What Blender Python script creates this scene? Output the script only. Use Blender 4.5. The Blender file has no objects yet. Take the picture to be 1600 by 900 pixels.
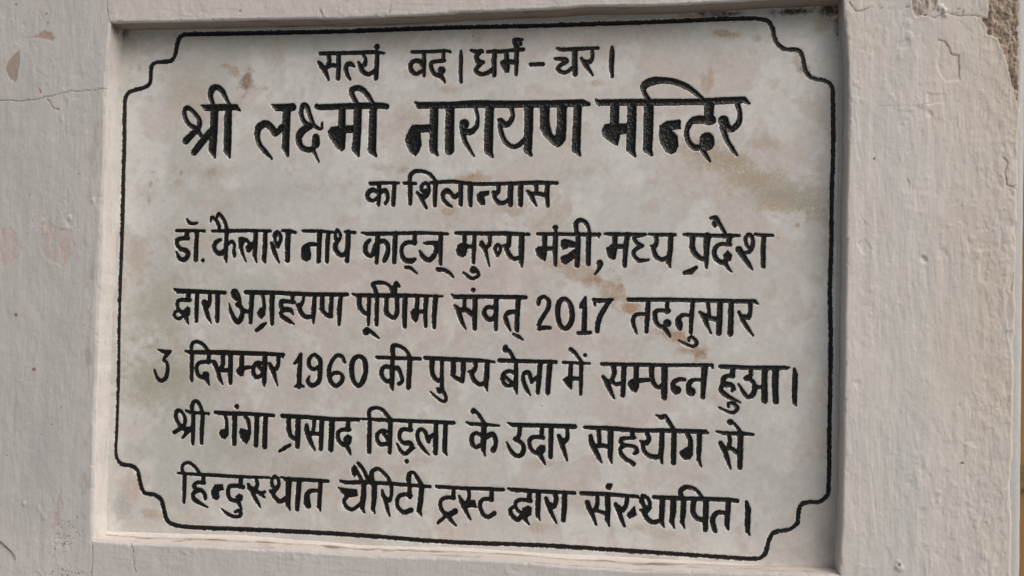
import bpy, math, random
import numpy as np
from mathutils import Matrix, Vector

# ------------------------------------------------------------------ camera, sky, sun, exposure
CAM_YPR = (0.1571069, 0.02502713, -0.01992134)
CAM_POS = (0.68600058, -1.10245791, -0.34600177)
FOCAL_PX = 1450.0
Z0 = 1.75                                  # height of the top of the plaque's border line
SUN_DIR_AZ, SUN_EL = 47.0, 46.0            # degrees to the right of the wall's outward normal, elevation

scene = bpy.context.scene
COL = scene.collection

def cam_rot(y, p, r):
    cy, sy, cp, sp, cr, sr = math.cos(y), math.sin(y), math.cos(p), math.sin(p), math.cos(r), math.sin(r)
    Rz = Matrix(((cy, -sy, 0), (sy, cy, 0), (0, 0, 1)))
    Rx = Matrix(((1, 0, 0), (0, cp, -sp), (0, sp, cp)))
    Ry = Matrix(((cr, 0, sr), (0, 1, 0), (-sr, 0, cr)))
    return Rz @ Rx @ Ry

cam = bpy.data.cameras.new('camera')
cam.sensor_width = 36.0
cam.lens = FOCAL_PX / 1600.0 * 36.0
cam.clip_start = 0.02
cam.clip_end = 200.0
cam_o = bpy.data.objects.new('camera', cam)
COL.objects.link(cam_o)
M3 = cam_rot(*CAM_YPR) @ Matrix(((1, 0, 0), (0, 0, -1), (0, 1, 0)))
cam_o.matrix_world = Matrix.Translation((CAM_POS[0], CAM_POS[1], CAM_POS[2] + Z0)) @ M3.to_4x4()
scene.camera = cam_o

world = bpy.data.worlds.new('World')
scene.world = world
world.use_nodes = True
wn = world.node_tree
sky = wn.nodes.new('ShaderNodeTexSky')
sky.sky_type = 'NISHITA'
sky.sun_disc = False
sky.sun_elevation = math.radians(SUN_EL)
# sun direction (pointing to the sun): right of the outward normal (-Y)
az = math.radians(SUN_DIR_AZ)
sdir = Vector((math.sin(az) * math.cos(math.radians(SUN_EL)), -math.cos(az) * math.cos(math.radians(SUN_EL)), math.sin(math.radians(SUN_EL))))
sky.sun_rotation = math.atan2(sdir.x, sdir.y)
sky.dust_density = 10.0
sky.air_density = 0.35
sky.ozone_density = 0.3
bg = wn.nodes['Background']
bg.inputs['Strength'].default_value = 0.062
# below the horizon: pale sunlit ground instead of the sky model's black
tc = wn.nodes.new('ShaderNodeTexCoord')
sp = wn.nodes.new('ShaderNodeSeparateXYZ')
mr = wn.nodes.new('ShaderNodeMapRange')
mr.inputs['From Min'].default_value = -0.06
mr.inputs['From Max'].default_value = 0.02
mx = wn.nodes.new('ShaderNodeMix')
mx.data_type = 'RGBA'
mx.inputs[6].default_value = (2.7, 2.72, 2.68, 1)
wn.links.new(tc.outputs['Generated'], sp.inputs[0])
wn.links.new(sp.outputs['Z'], mr.inputs['Value'])
wn.links.new(mr.outputs['Result'], mx.inputs[0])
wn.links.new(sky.outputs['Color'], mx.inputs[7])
wn.links.new(mx.outputs[2], bg.inputs['Color'])

sun = bpy.data.lights.new('sun', 'SUN')
sun.energy = 0.72
sun.angle = math.radians(62.0)
sun.color = (0.965, 1.0, 0.995)
sun_o = bpy.data.objects.new('sun', sun)
sun_o.location = (3, -3, 6)
sun_o.rotation_euler = (-sdir).to_track_quat('-Z', 'Y').to_euler()
COL.objects.link(sun_o)

scene.view_settings.view_transform = 'Standard'
scene.view_settings.look = 'None'
scene.view_settings.gamma = 1.0
scene.view_settings.exposure = 0.40
STROKES = """B o6,-772,54 71,-711,54 249,-668,53 327,-603,53 339,-420,53 364,-363,53 425,-339,53 594,-330,57 658,-261,57 685,-138,57 717,-39,57 782,9,56 936,11,56 1762,3,55 2946,-6,54 4255,2,53 5363,-6,51 6588,-3,50 7772,11,49 7990,-7,46 8070,-39,48 8106,-100,48 8137,-217,48 8181,-312,48 8264,-366,48 8389,-376,47 8444,-430,47 8470,-542,47 8507,-654,47 8589,-712,47 8713,-740,47 8777,-800,47 8796,-919,47 8806,-1472,47 8798,-2024,47 8800,-2574,47 8789,-3123,47 8802,-3670,46 8803,-4397,46 8800,-4760,46 8803,-5122,46 8799,-5390,46 8780,-5485,46 8696,-5555,46 8570,-5568,46 8493,-5608,46 8467,-5719,46 8461,-5806,46 8384,-5883,47 8243,-5913,47 8173,-5960,47 8138,-6064,47 8111,-6168,47 8055,-6229,48 7970,-6243,48 7820,-6247,48 6690,-6238,49 5483,-6235,50 4393,-6260,51 3105,-6242,53 1939,-6252,54 1084,-6268,55 814,-6243,55 734,-6183,55 695,-6072,55 647,-5937,56 549,-5885,52 416,-5867,52 359,-5748,53 319,-5604,53 251,-5542,53 95,-5516,53 26,-5446,43 4,-5316,43 10,-5111,43 13,-4389,43 1,-3880,43 -2,-3261,43 2,-2434,53 -5,-1812,54 -5,-1397,54 -17,-897,54
0 s2622,-279,40 3020,-282,43 3318,-279,42 3449,-295,19;d3354,-213,68;s2729,-310,46 2742,-375,46 2723,-431,49 2683,-474,49;s2595,-384,23 2631,-424,56 2674,-478,56 2710,-548,46 2736,-610,26;s2691,-467,46 2774,-432,43 2866,-439,46;l2859,-289,56 2863,-458,52 2861,-600,49;s3066,-454,23 3023,-423,56 2970,-431,52 2962,-492,46 2985,-565,42 3017,-614,23;s3178,-305,33 3213,-370,36 3198,-433,59;s3119,-403,26 3149,-456,55 3183,-521,52 3250,-554,46 3324,-524,45 3356,-493,42;l3359,-293,52 3358,-453,52 3350,-604,52
0 s3805,-288,35 4036,-290,35 4245,-286,35 4294,-308,16;l3955,-299,45 3962,-466,45 3962,-590,32;s3951,-485,32 3909,-414,51 3844,-400,45 3793,-443,48 3801,-518,51 3856,-562,42 3912,-541,42 3957,-510,35;l4200,-297,38 4203,-400,41;s4216,-408,38 4103,-414,42 4052,-436,45 4053,-496,45 4090,-564,45 4147,-589,51;d4183,-526,89;s4171,-589,54 4205,-637,41 4228,-677,19
0 l4421,-290,22 4423,-350,44 4422,-539,41 4430,-673,35
0 s4552,-290,35 4621,-304,44 4676,-296,38 4696,-313,19;s4661,-309,47 4617,-362,51 4639,-426,57 4703,-438,35;s4687,-443,38 4633,-496,44 4605,-535,35 4643,-570,47 4698,-584,44 4769,-562,44 4824,-516,38;l4838,-305,50 4835,-454,54 4841,-598,44;l4753,-308,35 4898,-311,41 5055,-299,38 5189,-290,41;l4985,-324,47 4992,-449,53;p4911,-448,31 4940,-417,31 5034,-414,31 5105,-429,31 5106,-463,31 5027,-466,31 5017,-564,31 4974,-566,31;l5111,-304,50 5109,-460,47 5109,-597,31;s5175,-171,25 5116,-167,41 5081,-181,50 5092,-225,50 5115,-280,59;d5153,-224,44
0 l5286,-476,41 5434,-476,40
0 s5609,-288,31 5678,-305,40 5909,-300,37 6093,-297,31;s5580,-413,22 5634,-419,40 5704,-427,49 5720,-455,43 5659,-484,46 5618,-533,40 5653,-574,43 5714,-582,43 5775,-540,37 5806,-519,31;l5817,-313,59 5820,-476,59 5826,-607,52;s6024,-326,37 6030,-396,40 6001,-457,49 5943,-463,52;s5896,-419,34 5951,-502,49 5990,-556,40 6037,-622,18
0 l6263,-289,24 6264,-347,52 6256,-516,52 6269,-647,31
1 s991,-1208,65 893,-1157,54 828,-1066,58 817,-975,58 860,-940,58 940,-993,51 1022,-1101,61 1016,-1192,68 940,-1273,78 846,-1363,95;l1009,-1241,58 1046,-1291,51 1090,-1324,24;l1192,-1227,78 1091,-1357,91 1015,-1446,92 965,-1512,85;l1228,-965,95 1224,-1243,105 1214,-1481,105 1246,-1574,37;l1414,-967,94 1415,-1245,101 1417,-1490,98 1445,-1575,37;l1046,-909,20 1117,-943,81 1323,-941,84 1513,-939,74 1573,-986,20;s1203,-899,51 1165,-783,71 1194,-698,85 1263,-683,68 1325,-733,68 1380,-828,51 1426,-910,40
1 l1993,-914,17 2066,-954,86 2274,-951,96;l2199,-971,106 2196,-1173,96 2195,-1464,93 2223,-1558,43;s2137,-1205,83 2054,-1281,73 2010,-1219,83 1923,-1157,90 1834,-1201,93 1813,-1315,67 1854,-1429,60 1933,-1519,57 2016,-1600,23;s2517,-1185,49 2423,-1127,56 2386,-1014,59 2414,-927,59 2465,-953,59 2505,-1064,56 2550,-1169,53 2610,-1218,39 2661,-1227,33 2667,-1154,26;s2517,-1193,72 2409,-1256,96 2365,-1352,83 2398,-1449,69 2483,-1490,66 2550,-1483,72;l2590,-1338,89 2592,-1419,102;s2559,-1499,49 2594,-1563,39 2635,-1641,20;s2585,-920,23 2623,-956,69 2970,-950,72 3449,-952,74 3499,-985,19;l2924,-973,85 2924,-1230,95;p2745,-1276,33 2786,-1212,33 2877,-1205,33 3076,-1191,33 3078,-1279,33 2979,-1286,33 2967,-1486,33 2926,-1511,33 2859,-1461,33 2772,-1348,33;l3128,-960,98 3124,-1264,104 3116,-1487,101 3148,-1567,39;l3326,-963,91 3325,-1266,97 3323,-1505,100 3377,-1577,26;s3102,-904,55 3050,-807,62 3048,-747,72 3122,-723,68 3197,-760,68 3265,-834,58 3320,-923,49
1 l3856,-911,19 3905,-953,80 4276,-957,79 4595,-947,88 5069,-958,84 5536,-960,84 5921,-955,83 5995,-972,43;l4100,-990,99 4103,-1274,102 4103,-1495,102 4153,-1566,35;l4057,-1239,93 3880,-1240,90;p3745,-1381,32 3775,-1294,32 3830,-1192,32 3920,-1225,32 3929,-1288,32 3939,-1367,32 3949,-1446,32 3918,-1525,32 3874,-1580,32 3805,-1524,32 3763,-1445,32;l4301,-993,105 4302,-1276,108 4304,-1512,108;s4620,-1006,41 4646,-1108,41 4636,-1217,54 4570,-1287,73 4507,-1286,73;d4482,-1192,117;s4455,-1231,70 4485,-1372,57 4543,-1482,44 4612,-1586,19;l4794,-993,101 4789,-1282,107 4789,-1516,104 4838,-1594,34;s5062,-1012,50 5079,-1098,50 5050,-1172,59 4995,-1206,69 4931,-1158,69;s4919,-1150,56 4937,-1283,53 4992,-1408,56 5079,-1471,53 5157,-1456,59 5237,-1387,56;l5276,-992,103 5275,-1287,103 5271,-1519,93 5312,-1578,34;l5467,-1003,112 5472,-1242,112;l5676,-998,108 5673,-1276,111;p5417,-1211,31 5529,-1212,31 5562,-1333,31 5605,-1352,31 5619,-1260,31 5727,-1261,31 5722,-1399,31 5684,-1453,31 5631,-1479,31 5576,-1452,31 5458,-1335,31;l5864,-1001,95 5858,-1293,95 5854,-1508,101 5902,-1585,28
1 l6073,-916,15 6119,-955,70 6453,-956,76 6693,-960,79 7199,-963,69 7566,-954,80 7799,-947,71 7865,-993,21;l6305,-992,107 6307,-1237,100;p6163,-1281,31 6193,-1220,31 6261,-1210,30 6367,-1214,30 6457,-1212,30 6459,-1322,30 6369,-1337,30 6348,-1466,30 6295,-1443,30 6218,-1396,30 6172,-1342,31;l6511,-980,103 6507,-1300,106 6504,-1513,103 6554,-1597,30;l6706,-998,112 6706,-1302,109 6702,-1515,102 6748,-1583,33;s6693,-922,57 6646,-830,51 6648,-761,82 6734,-712,94 6869,-700,72 7018,-727,69 7152,-785,63 7242,-852,54 7339,-940,45;p6840,-1243,30 6906,-1191,30 7062,-1173,30 7077,-1188,30 7078,-1279,30 6975,-1290,30 7043,-1366,30 7053,-1487,30 7023,-1555,30 6972,-1577,30 6912,-1539,30 6851,-1440,30 6831,-1334,30;l7406,-993,113 7401,-1189,98;s7438,-1182,98 7291,-1173,92 7210,-1190,78 7162,-1262,57 7153,-1345,54 7184,-1443,57 7251,-1501,69 7339,-1489,65;l7385,-1407,163 7386,-1452,166;s7333,-1535,48 7378,-1595,45 7424,-1663,21;s7730,-1006,56 7758,-1104,47 7745,-1216,62 7673,-1290,68 7614,-1267,83;l7572,-1188,118 7597,-1259,98;s7563,-1266,68 7616,-1417,53 7676,-1515,47 7732,-1597,24
2 s3300,-1910,23 3333,-1918,42 3489,-1910,35 3671,-1911,26;l3420,-1926,48 3427,-2053,48 3421,-2180,35;s3409,-2021,39 3343,-1997,52 3282,-2040,52 3288,-2101,45 3346,-2129,35 3403,-2097,42;s3434,-2029,42 3499,-2005,55 3531,-2056,45 3536,-2113,42 3511,-2164,32;l3619,-1919,45 3614,-2053,48 3609,-2179,45
2 l3741,-1914,29 3887,-1919,32;l3818,-1927,54 3822,-2053,51 3825,-2166,38;s3810,-1892,38 3820,-1816,45 3868,-1772,45 3956,-1766,38 4046,-1793,38 4103,-1841,35 4149,-1899,29;s3962,-1998,41 3969,-1943,41 4016,-1911,38 4049,-1959,41 4051,-2022,45 4004,-2081,57 3955,-2077,45 3911,-2029,32;l4010,-1998,29 3992,-2045,29;s3955,-2077,45 3989,-2147,41 4031,-2218,29;l4137,-1912,54 4135,-2053,51 4135,-2188,38;s4076,-1908,35 4361,-1896,38 4616,-1925,38 5010,-1921,37 5368,-1911,43 5631,-1915,34;l4454,-1928,51 4457,-2053,50 4458,-2175,44;s4440,-2040,41 4378,-2081,54 4340,-2045,44 4283,-2006,57 4236,-2040,48 4241,-2108,41 4287,-2163,41 4347,-2203,19;l4573,-1928,63 4574,-2053,57 4582,-2186,41;p4658,-2056,31 4697,-2022,31 4800,-2014,31 4800,-2053,31 4730,-2076,31 4754,-2123,31 4755,-2170,31 4708,-2174,31 4668,-2123,31;s4919,-1936,41 4921,-2006,44 4890,-2045,44 4855,-2022,25;s4868,-2030,38 4880,-2100,41 4936,-2154,50 4999,-2149,41 5053,-2107,37;l5073,-1929,59 5067,-2053,59 5073,-2177,53;l5194,-1921,56 5192,-2053,56 5195,-2177,50;l5380,-1922,40 5383,-2030,40;s5274,-2010,25 5322,-2061,53 5349,-2122,43 5389,-2189,15;s5317,-2050,43 5402,-2041,43 5511,-2071,43;l5516,-1922,52 5511,-2053,52 5525,-2184,40
3 s895,-2373,20 922,-2410,37 975,-2426,37 1033,-2416,24;l750,-2516,31 934,-2515,34 1135,-2518,27;l896,-2528,58 897,-2594,54;s916,-2613,47 815,-2619,47 766,-2640,51 768,-2701,47 819,-2750,47 890,-2770,58 923,-2814,54 893,-2872,58 841,-2888,51 796,-2856,44 761,-2794,20;l1033,-2535,51 1028,-2723,54 1030,-2886,51;d1126,-2893,44
3 l1239,-2518,24 1438,-2517,40 1748,-2510,33 2021,-2513,30;l1953,-2530,53 1955,-2715,56 1946,-2876,53 1964,-2908,20;l2258,-2528,63 2255,-2712,59 2259,-2881,56;l2182,-2507,26 2275,-2511,40 2353,-2532,30;s1217,-2404,11 1227,-2351,38 1256,-2351,35 1298,-2396,41 1329,-2449,41 1336,-2507,43;s1303,-2338,25 1316,-2300,38 1353,-2320,38 1396,-2380,41 1422,-2441,40 1442,-2518,46;l1437,-2533,47 1431,-2725,51 1433,-2863,46 1444,-2910,16;s1354,-2630,38 1302,-2657,52 1275,-2711,49 1295,-2772,49 1351,-2802,59 1412,-2775,52;s1454,-2683,44 1510,-2649,36 1544,-2693,36 1540,-2755,32 1547,-2800,49 1553,-2843,22;p1604,-2603,16 1654,-2598,16 1682,-2617,16 1680,-2658,16 1661,-2692,16 1651,-2746,16 1611,-2733,16 1603,-2647,16;s1629,-2716,44 1665,-2815,30 1708,-2900,11;s1647,-2622,44 1700,-2631,41 1750,-2676,39 1798,-2684,39;p1700,-2726,16 1730,-2680,16 1798,-2668,16 1797,-2726,16 1749,-2783,16 1716,-2776,16;l1827,-2546,52 1827,-2691,52 1821,-2828,49 1847,-2909,14;s2107,-2700,28 2086,-2628,33 2074,-2560,33 2111,-2523,36 2152,-2567,44 2158,-2627,44 2124,-2704,48;l2090,-2556,36 2091,-2605,28;s2039,-2666,30 2070,-2750,51 2104,-2825,44 2148,-2908,14
3 l2451,-2510,30 2644,-2509,33 2836,-2524,29;l2670,-2533,59 2666,-2709,59 2667,-2887,49;s2649,-2680,39 2548,-2678,49 2479,-2718,56;p2445,-2711,33 2481,-2682,33 2531,-2681,33 2560,-2790,33 2553,-2862,33 2503,-2886,33 2452,-2863,33 2437,-2791,33;l2782,-2540,46 2774,-2708,52 2774,-2886,46;s2893,-2492,26 2875,-2548,36 2888,-2619,42 2927,-2619,32 2938,-2555,36 2902,-2496,33;s2913,-2619,49 2879,-2691,55 2892,-2754,55 2960,-2809,49 3009,-2785,45 3036,-2737,39;l3043,-2523,58 3040,-2705,58 3033,-2877,52;l3002,-2518,29 3126,-2527,36
3 l3217,-2526,19 3291,-2542,42 3585,-2535,38 4006,-2524,38 4303,-2535,28;l3422,-2544,58 3418,-2718,58 3414,-2895,39;s3318,-2621,39 3270,-2680,55 3272,-2767,55 3331,-2814,45 3375,-2766,58 3390,-2686,48;s3433,-2642,48 3506,-2630,48 3548,-2677,51 3555,-2764,51 3530,-2835,58 3512,-2875,42;l3647,-2534,51 3642,-2716,58 3639,-2886,48;l3893,-2533,48 3888,-2651,51;s3896,-2643,45 3799,-2644,45 3738,-2691,42 3729,-2778,45 3772,-2856,51 3853,-2868,61 3904,-2847,29;s3783,-2950,29 3838,-2953,38 3888,-2988,29 3934,-3024,10;s4009,-2650,19 4057,-2649,41 4137,-2646,41 4218,-2648,38;s4137,-2649,44 4163,-2711,41 4149,-2789,51 4086,-2853,54 4029,-2838,54 3988,-2799,48 3960,-2747,19;l4218,-2539,51 4219,-2711,51 4223,-2901,32;s4193,-2969,47 4273,-2976,41 4337,-3014,38 4386,-3060,19
3 l4403,-2522,32 4470,-2524,41 4708,-2527,41 5022,-2525,47 5303,-2534,31;l4515,-2537,44 4513,-2692,47;l4497,-2692,41 4616,-2684,38;p4434,-2674,31 4473,-2649,31 4560,-2664,31 4531,-2793,31 4492,-2814,31 4436,-2787,31 4419,-2732,31;l4637,-2536,44 4633,-2707,47 4633,-2881,34;s4654,-2989,38 4610,-2987,31 4625,-2943,31 4673,-2978,41 4695,-3032,38 4648,-3072,34 4593,-3068,34 4552,-3034,31 4512,-3004,19;s4826,-2542,41 4828,-2612,41 4818,-2666,47 4767,-2698,47 4719,-2663,44;s4726,-2636,44 4767,-2706,53 4792,-2783,34 4830,-2922,9;s4926,-2800,22 4896,-2720,34 4918,-2665,37 4955,-2681,34 4956,-2735,34 4931,-2797,25;s5062,-2541,56 5063,-2610,50 5049,-2675,59 4994,-2673,25;s5025,-2680,47 5062,-2772,50 5122,-2826,43 5192,-2817,43;l5218,-2540,56 5216,-2701,62 5220,-2871,46 5225,-2929,12
3 d5623,-2452,61;l5411,-2527,31 5643,-2529,37 5873,-2530,37 6147,-2529,40;l6140,-2533,24 6143,-2571,9;l5623,-2468,31 5628,-2529,37;l5497,-2538,52 5495,-2699,52;l5492,-2708,43 5608,-2698,43;p5393,-2715,31 5422,-2684,31 5523,-2680,31 5517,-2783,31 5503,-2849,31 5448,-2822,31 5409,-2777,31;l5628,-2537,52 5623,-2713,55 5632,-2900,31;p5698,-2613,31 5736,-2590,31 5813,-2607,31 5890,-2646,31 5894,-2683,31 5784,-2681,31 5723,-2712,31 5704,-2682,31;p5694,-2807,31 5770,-2776,31 5891,-2688,31 5908,-2756,31 5818,-2841,31 5750,-2888,31 5708,-2862,31;l5900,-2527,46 5895,-2711,58 5892,-2901,52;s5880,-2512,43 5868,-2420,52 5888,-2371,46 5931,-2359,43 5985,-2389,43 6017,-2450,34 6033,-2526,37;l6025,-2526,49 6021,-2709,52 6023,-2880,49
3 s6161,-2868,64 6165,-2883,55 6147,-2944,33 6104,-3004,9
3 l6215,-2522,24 6329,-2527,42 6554,-2526,36 6689,-2525,30;l6336,-2539,51 6331,-2676,51;l6301,-2673,55 6466,-2667,45;p6238,-2689,30 6301,-2669,30 6354,-2691,30 6341,-2813,30 6311,-2825,30 6265,-2798,30 6246,-2738,30;l6479,-2531,51 6460,-2705,51 6452,-2899,42;l6607,-2541,39 6681,-2531,24;s6584,-2538,39 6562,-2576,39 6593,-2625,42 6654,-2661,39;s6639,-2666,42 6594,-2692,42 6558,-2735,36 6570,-2787,39 6622,-2832,45 6679,-2832,36 6732,-2824,18;l6734,-2522,21 6853,-2528,36 7034,-2527,30;s6808,-2536,45 6824,-2596,39 6803,-2664,51 6758,-2660,21;s6781,-2680,42 6815,-2777,51 6887,-2819,42 6953,-2791,42;l6986,-2535,51 6982,-2700,54 6965,-2851,54 6986,-2908,12
3 l7134,-2522,27 7222,-2526,39 7486,-2535,35 7646,-2538,47 7770,-2530,23;l7237,-2541,53 7236,-2668,53;s7233,-2668,53 7262,-2735,56 7329,-2799,50 7388,-2809,50;l7406,-2540,74 7398,-2697,59 7400,-2846,41 7404,-2915,12;l7148,-2972,33 7221,-2956,59 7284,-2907,33;l7661,-2538,53 7651,-2627,47;s7670,-2638,35 7575,-2632,38 7517,-2654,38 7489,-2711,44 7504,-2793,50 7563,-2844,50 7618,-2832,50;p7642,-2712,29 7686,-2761,29 7672,-2821,29 7614,-2832,29 7594,-2762,29;s7604,-2847,44 7644,-2903,32 7687,-2953,12;s7442,-2330,24 7490,-2322,44 7520,-2355,53;l7487,-2390,56 7487,-2409,44;s7498,-2345,59 7543,-2397,44 7614,-2516,29;s7794,-2740,26 7852,-2730,35 7898,-2704,38 7923,-2632,38 7914,-2551,38 7871,-2517,35 7842,-2566,35 7853,-2636,32 7892,-2695,29;d7765,-2693,65;s7767,-2693,67 7824,-2782,53 7875,-2855,47 7924,-2926,12;l8044,-2535,44 8041,-2705,47 8044,-2886,44;l7953,-2516,29 8043,-2528,38 8144,-2527,26
4 l747,-3266,20 801,-3289,58 1080,-3290,44 1436,-3300,40;l941,-3303,51 940,-3393,51;s965,-3401,44 839,-3403,41 796,-3432,44 798,-3494,37 848,-3558,44 897,-3581,61;p853,-3566,34 929,-3488,34 968,-3507,34 964,-3588,34 898,-3614,34;s897,-3581,64 925,-3638,44 952,-3706,13;s879,-3557,27 826,-3542,30 765,-3560,34 761,-3609,34 812,-3643,34 863,-3615,30 888,-3573,30;l1060,-3302,50 1057,-3489,54 1060,-3664,40;s1228,-3307,44 1231,-3404,50 1204,-3478,54 1163,-3446,57;d1164,-3425,67;s1150,-3430,47 1196,-3551,54 1220,-3615,47 1261,-3689,13;l1337,-3305,57 1339,-3483,57 1343,-3661,47
4 s1593,-3378,37 1557,-3342,50 1550,-3285,57 1585,-3277,40 1626,-3349,40 1637,-3429,43 1603,-3446,50;s1620,-3446,63 1674,-3509,47 1668,-3606,60 1618,-3664,63 1565,-3616,53 1519,-3520,37 1496,-3435,10;l1674,-3517,47 1777,-3539,40;s1701,-3280,23 1753,-3290,50 2110,-3289,46 2531,-3301,46 3046,-3296,42;l1801,-3313,53 1793,-3491,53 1791,-3668,43;s1941,-3311,40 1957,-3391,36 1966,-3487,40;p1880,-3545,33 1920,-3488,33 1980,-3479,33 1974,-3568,33 1936,-3617,33 1898,-3593,33;l2068,-3309,63 2068,-3486,59 2077,-3678,43;l1872,-3766,40 1944,-3710,53 1992,-3673,23;l2339,-3328,43 2333,-3400,43;s2358,-3400,39 2248,-3394,43 2189,-3395,49 2191,-3451,49 2217,-3491,56 2285,-3497,56 2322,-3509,46 2350,-3552,20;s2243,-3501,49 2190,-3534,36 2206,-3582,49 2280,-3625,49 2364,-3675,13;s2482,-3326,29 2475,-3390,36 2438,-3446,49 2392,-3431,23;s2418,-3444,49 2454,-3526,52 2514,-3581,49 2597,-3579,49;l2624,-3316,46 2620,-3491,55 2614,-3594,46 2621,-3666,16;l2725,-3322,55 2728,-3481,55;s2711,-3486,33 2788,-3551,49 2847,-3569,42;l2845,-3320,49 2844,-3455,49 2838,-3566,45;l2964,-3310,49 2952,-3484,55 2953,-3667,32
4 l3116,-3288,16 3170,-3303,39 3522,-3300,48 3846,-3295,41 4256,-3295,16;s3204,-3321,55 3211,-3432,55 3266,-3510,45 3324,-3537,45;l3330,-3319,42 3328,-3493,45 3329,-3663,26;d3301,-3746,84;s3312,-3711,32 3370,-3752,42 3420,-3790,35 3467,-3827,13;l3433,-3310,45 3432,-3491,45 3433,-3658,42;s3420,-3278,45 3397,-3208,45 3368,-3158,32 3437,-3141,42 3535,-3150,35 3601,-3197,35 3632,-3275,42;s3644,-3275,58 3658,-3188,58 3673,-3144,45 3711,-3184,26;s3552,-3315,54 3551,-3410,48 3556,-3504,54 3610,-3558,45 3659,-3568,45 3690,-3501,51 3687,-3407,48 3685,-3313,48;l3790,-3303,54 3786,-3484,54 3791,-3675,45;l3944,-3309,48 3935,-3481,48;l3924,-3489,41 4028,-3487,38;p3864,-3498,32 3899,-3463,32 3972,-3477,32 3950,-3590,32 3927,-3619,32 3885,-3584,32;l4056,-3307,51 4044,-3494,47 4055,-3666,35;l4171,-3305,57 4160,-3492,54 4161,-3682,32
4 d4637,-3213,47;l4369,-3275,16 4415,-3301,47 4803,-3291,41 5278,-3292,43;l4532,-3314,38 4530,-3438,41;s4413,-3406,22 4450,-3448,50 4476,-3525,50 4509,-3609,41 4552,-3683,16;s4478,-3458,47 4554,-3456,56 4618,-3499,56 4662,-3516,50;l4664,-3312,53 4662,-3498,53 4664,-3680,47;s4897,-3428,37 4829,-3417,41 4779,-3457,44 4784,-3511,53 4832,-3564,53 4879,-3555,50 4905,-3524,44;l4921,-3307,56 4920,-3492,53 4924,-3687,37;s5189,-3464,37 5088,-3474,50 5039,-3518,40 5051,-3582,50 5099,-3692,22;l5191,-3302,53 5182,-3487,53 5183,-3690,43;l5140,-3734,25 5195,-3760,40 5257,-3799,15
4 s5435,-3367,37 5450,-3306,40 5503,-3282,37 5558,-3330,46 5552,-3419,46 5500,-3511,43 5451,-3597,43 5452,-3643,37;s5446,-3673,31 5503,-3652,43 5581,-3650,34;o5753,-3300,40 5689,-3340,55 5668,-3462,55 5694,-3599,49 5756,-3656,46 5816,-3612,55 5845,-3504,55 5820,-3368,49;l5996,-3281,24 5989,-3471,55 5988,-3684,55;s5991,-3296,30 5964,-3365,58 5935,-3404,15;l5922,-3703,37 6059,-3697,39;l6100,-3305,33 6146,-3316,49 6319,-3301,24;s6285,-3314,51 6245,-3375,48 6179,-3497,54 6148,-3604,51 6145,-3677,45;l6103,-3309,30 6113,-3374,15
4 l6504,-3298,42 6939,-3290,42 7380,-3291,38 7744,-3295,41 7953,-3291,41 7989,-3320,15;s6711,-3464,36 6607,-3471,39 6567,-3512,39 6567,-3587,42 6609,-3692,15;l6739,-3313,48 6727,-3486,51 6722,-3670,39;l6957,-3317,36 6953,-3437,39;s6971,-3424,48 6882,-3416,36 6823,-3436,45 6821,-3514,45 6855,-3589,39 6914,-3610,39;d6961,-3564,83;s6922,-3610,45 6967,-3676,42 6997,-3723,15;s7222,-3476,30 7148,-3466,39 7090,-3509,50 7098,-3576,74 7109,-3635,33;l7251,-3304,44 7237,-3491,44 7233,-3673,33;s7214,-3767,21 7214,-3730,24 7262,-3732,35 7303,-3787,35 7264,-3830,30 7183,-3805,27 7097,-3763,15;l7421,-3308,35 7437,-3412,29 7444,-3486,35;s7335,-3429,24 7383,-3476,53 7413,-3562,41 7464,-3672,12;s7375,-3466,50 7456,-3494,44 7544,-3514,50;l7563,-3306,53 7558,-3484,62 7553,-3670,53;l7689,-3303,53 7688,-3481,53 7684,-3671,59;s7903,-3322,41 7904,-3418,38 7883,-3474,50 7833,-3471,47;s7777,-3420,29 7833,-3530,41 7885,-3610,35 7939,-3686,17
5 p534,-4038,34 578,-4044,34 733,-4050,34 706,-4091,34 632,-4088,34;s711,-4066,37 668,-4108,41 626,-4170,34 671,-4206,37 688,-4295,44 668,-4394,47 608,-4436,44 545,-4397,37 507,-4304,24
5 l920,-4048,17 973,-4063,44 1449,-4055,53 1962,-4057,46 2236,-4061,36;l2208,-4067,33 2230,-4098,16;l1014,-4075,47 1014,-4253,47 1019,-4418,37;s1003,-4059,37 1005,-3969,44 1056,-3927,37 1126,-3942,40 1197,-3997,40 1246,-4077,47;l1246,-4068,50 1237,-4182,47;s1254,-4178,40 1142,-4185,44 1088,-4227,44 1085,-4300,44 1121,-4363,47 1191,-4377,50;d1209,-4348,87;s1214,-4377,67 1236,-4425,40 1258,-4472,13;s1433,-4096,47 1433,-4209,50 1387,-4275,43;s1289,-4168,33 1324,-4196,60 1370,-4291,47 1399,-4387,47 1439,-4457,13;l1370,-4275,47 1533,-4280,43;l1536,-4085,53 1538,-4254,57 1543,-4434,47;l1687,-4089,50 1686,-4234,60;p1624,-4268,33 1685,-4214,33 1732,-4224,33 1706,-4337,33 1672,-4343,33 1628,-4308,33;l1686,-4246,53 1788,-4231,40;l1996,-4064,59 1993,-4257,59 1992,-4409,49 1994,-4462,13;s1965,-4177,33 1889,-4172,43 1844,-4229,46 1850,-4309,53 1894,-4353,46 1953,-4322,43 1989,-4281,40;l1889,-4188,46 1968,-4273,43;s2169,-4076,46 2172,-4172,46 2145,-4236,49 2086,-4238,49;s2059,-4183,43 2112,-4285,56 2140,-4364,36 2169,-4446,13
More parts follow.
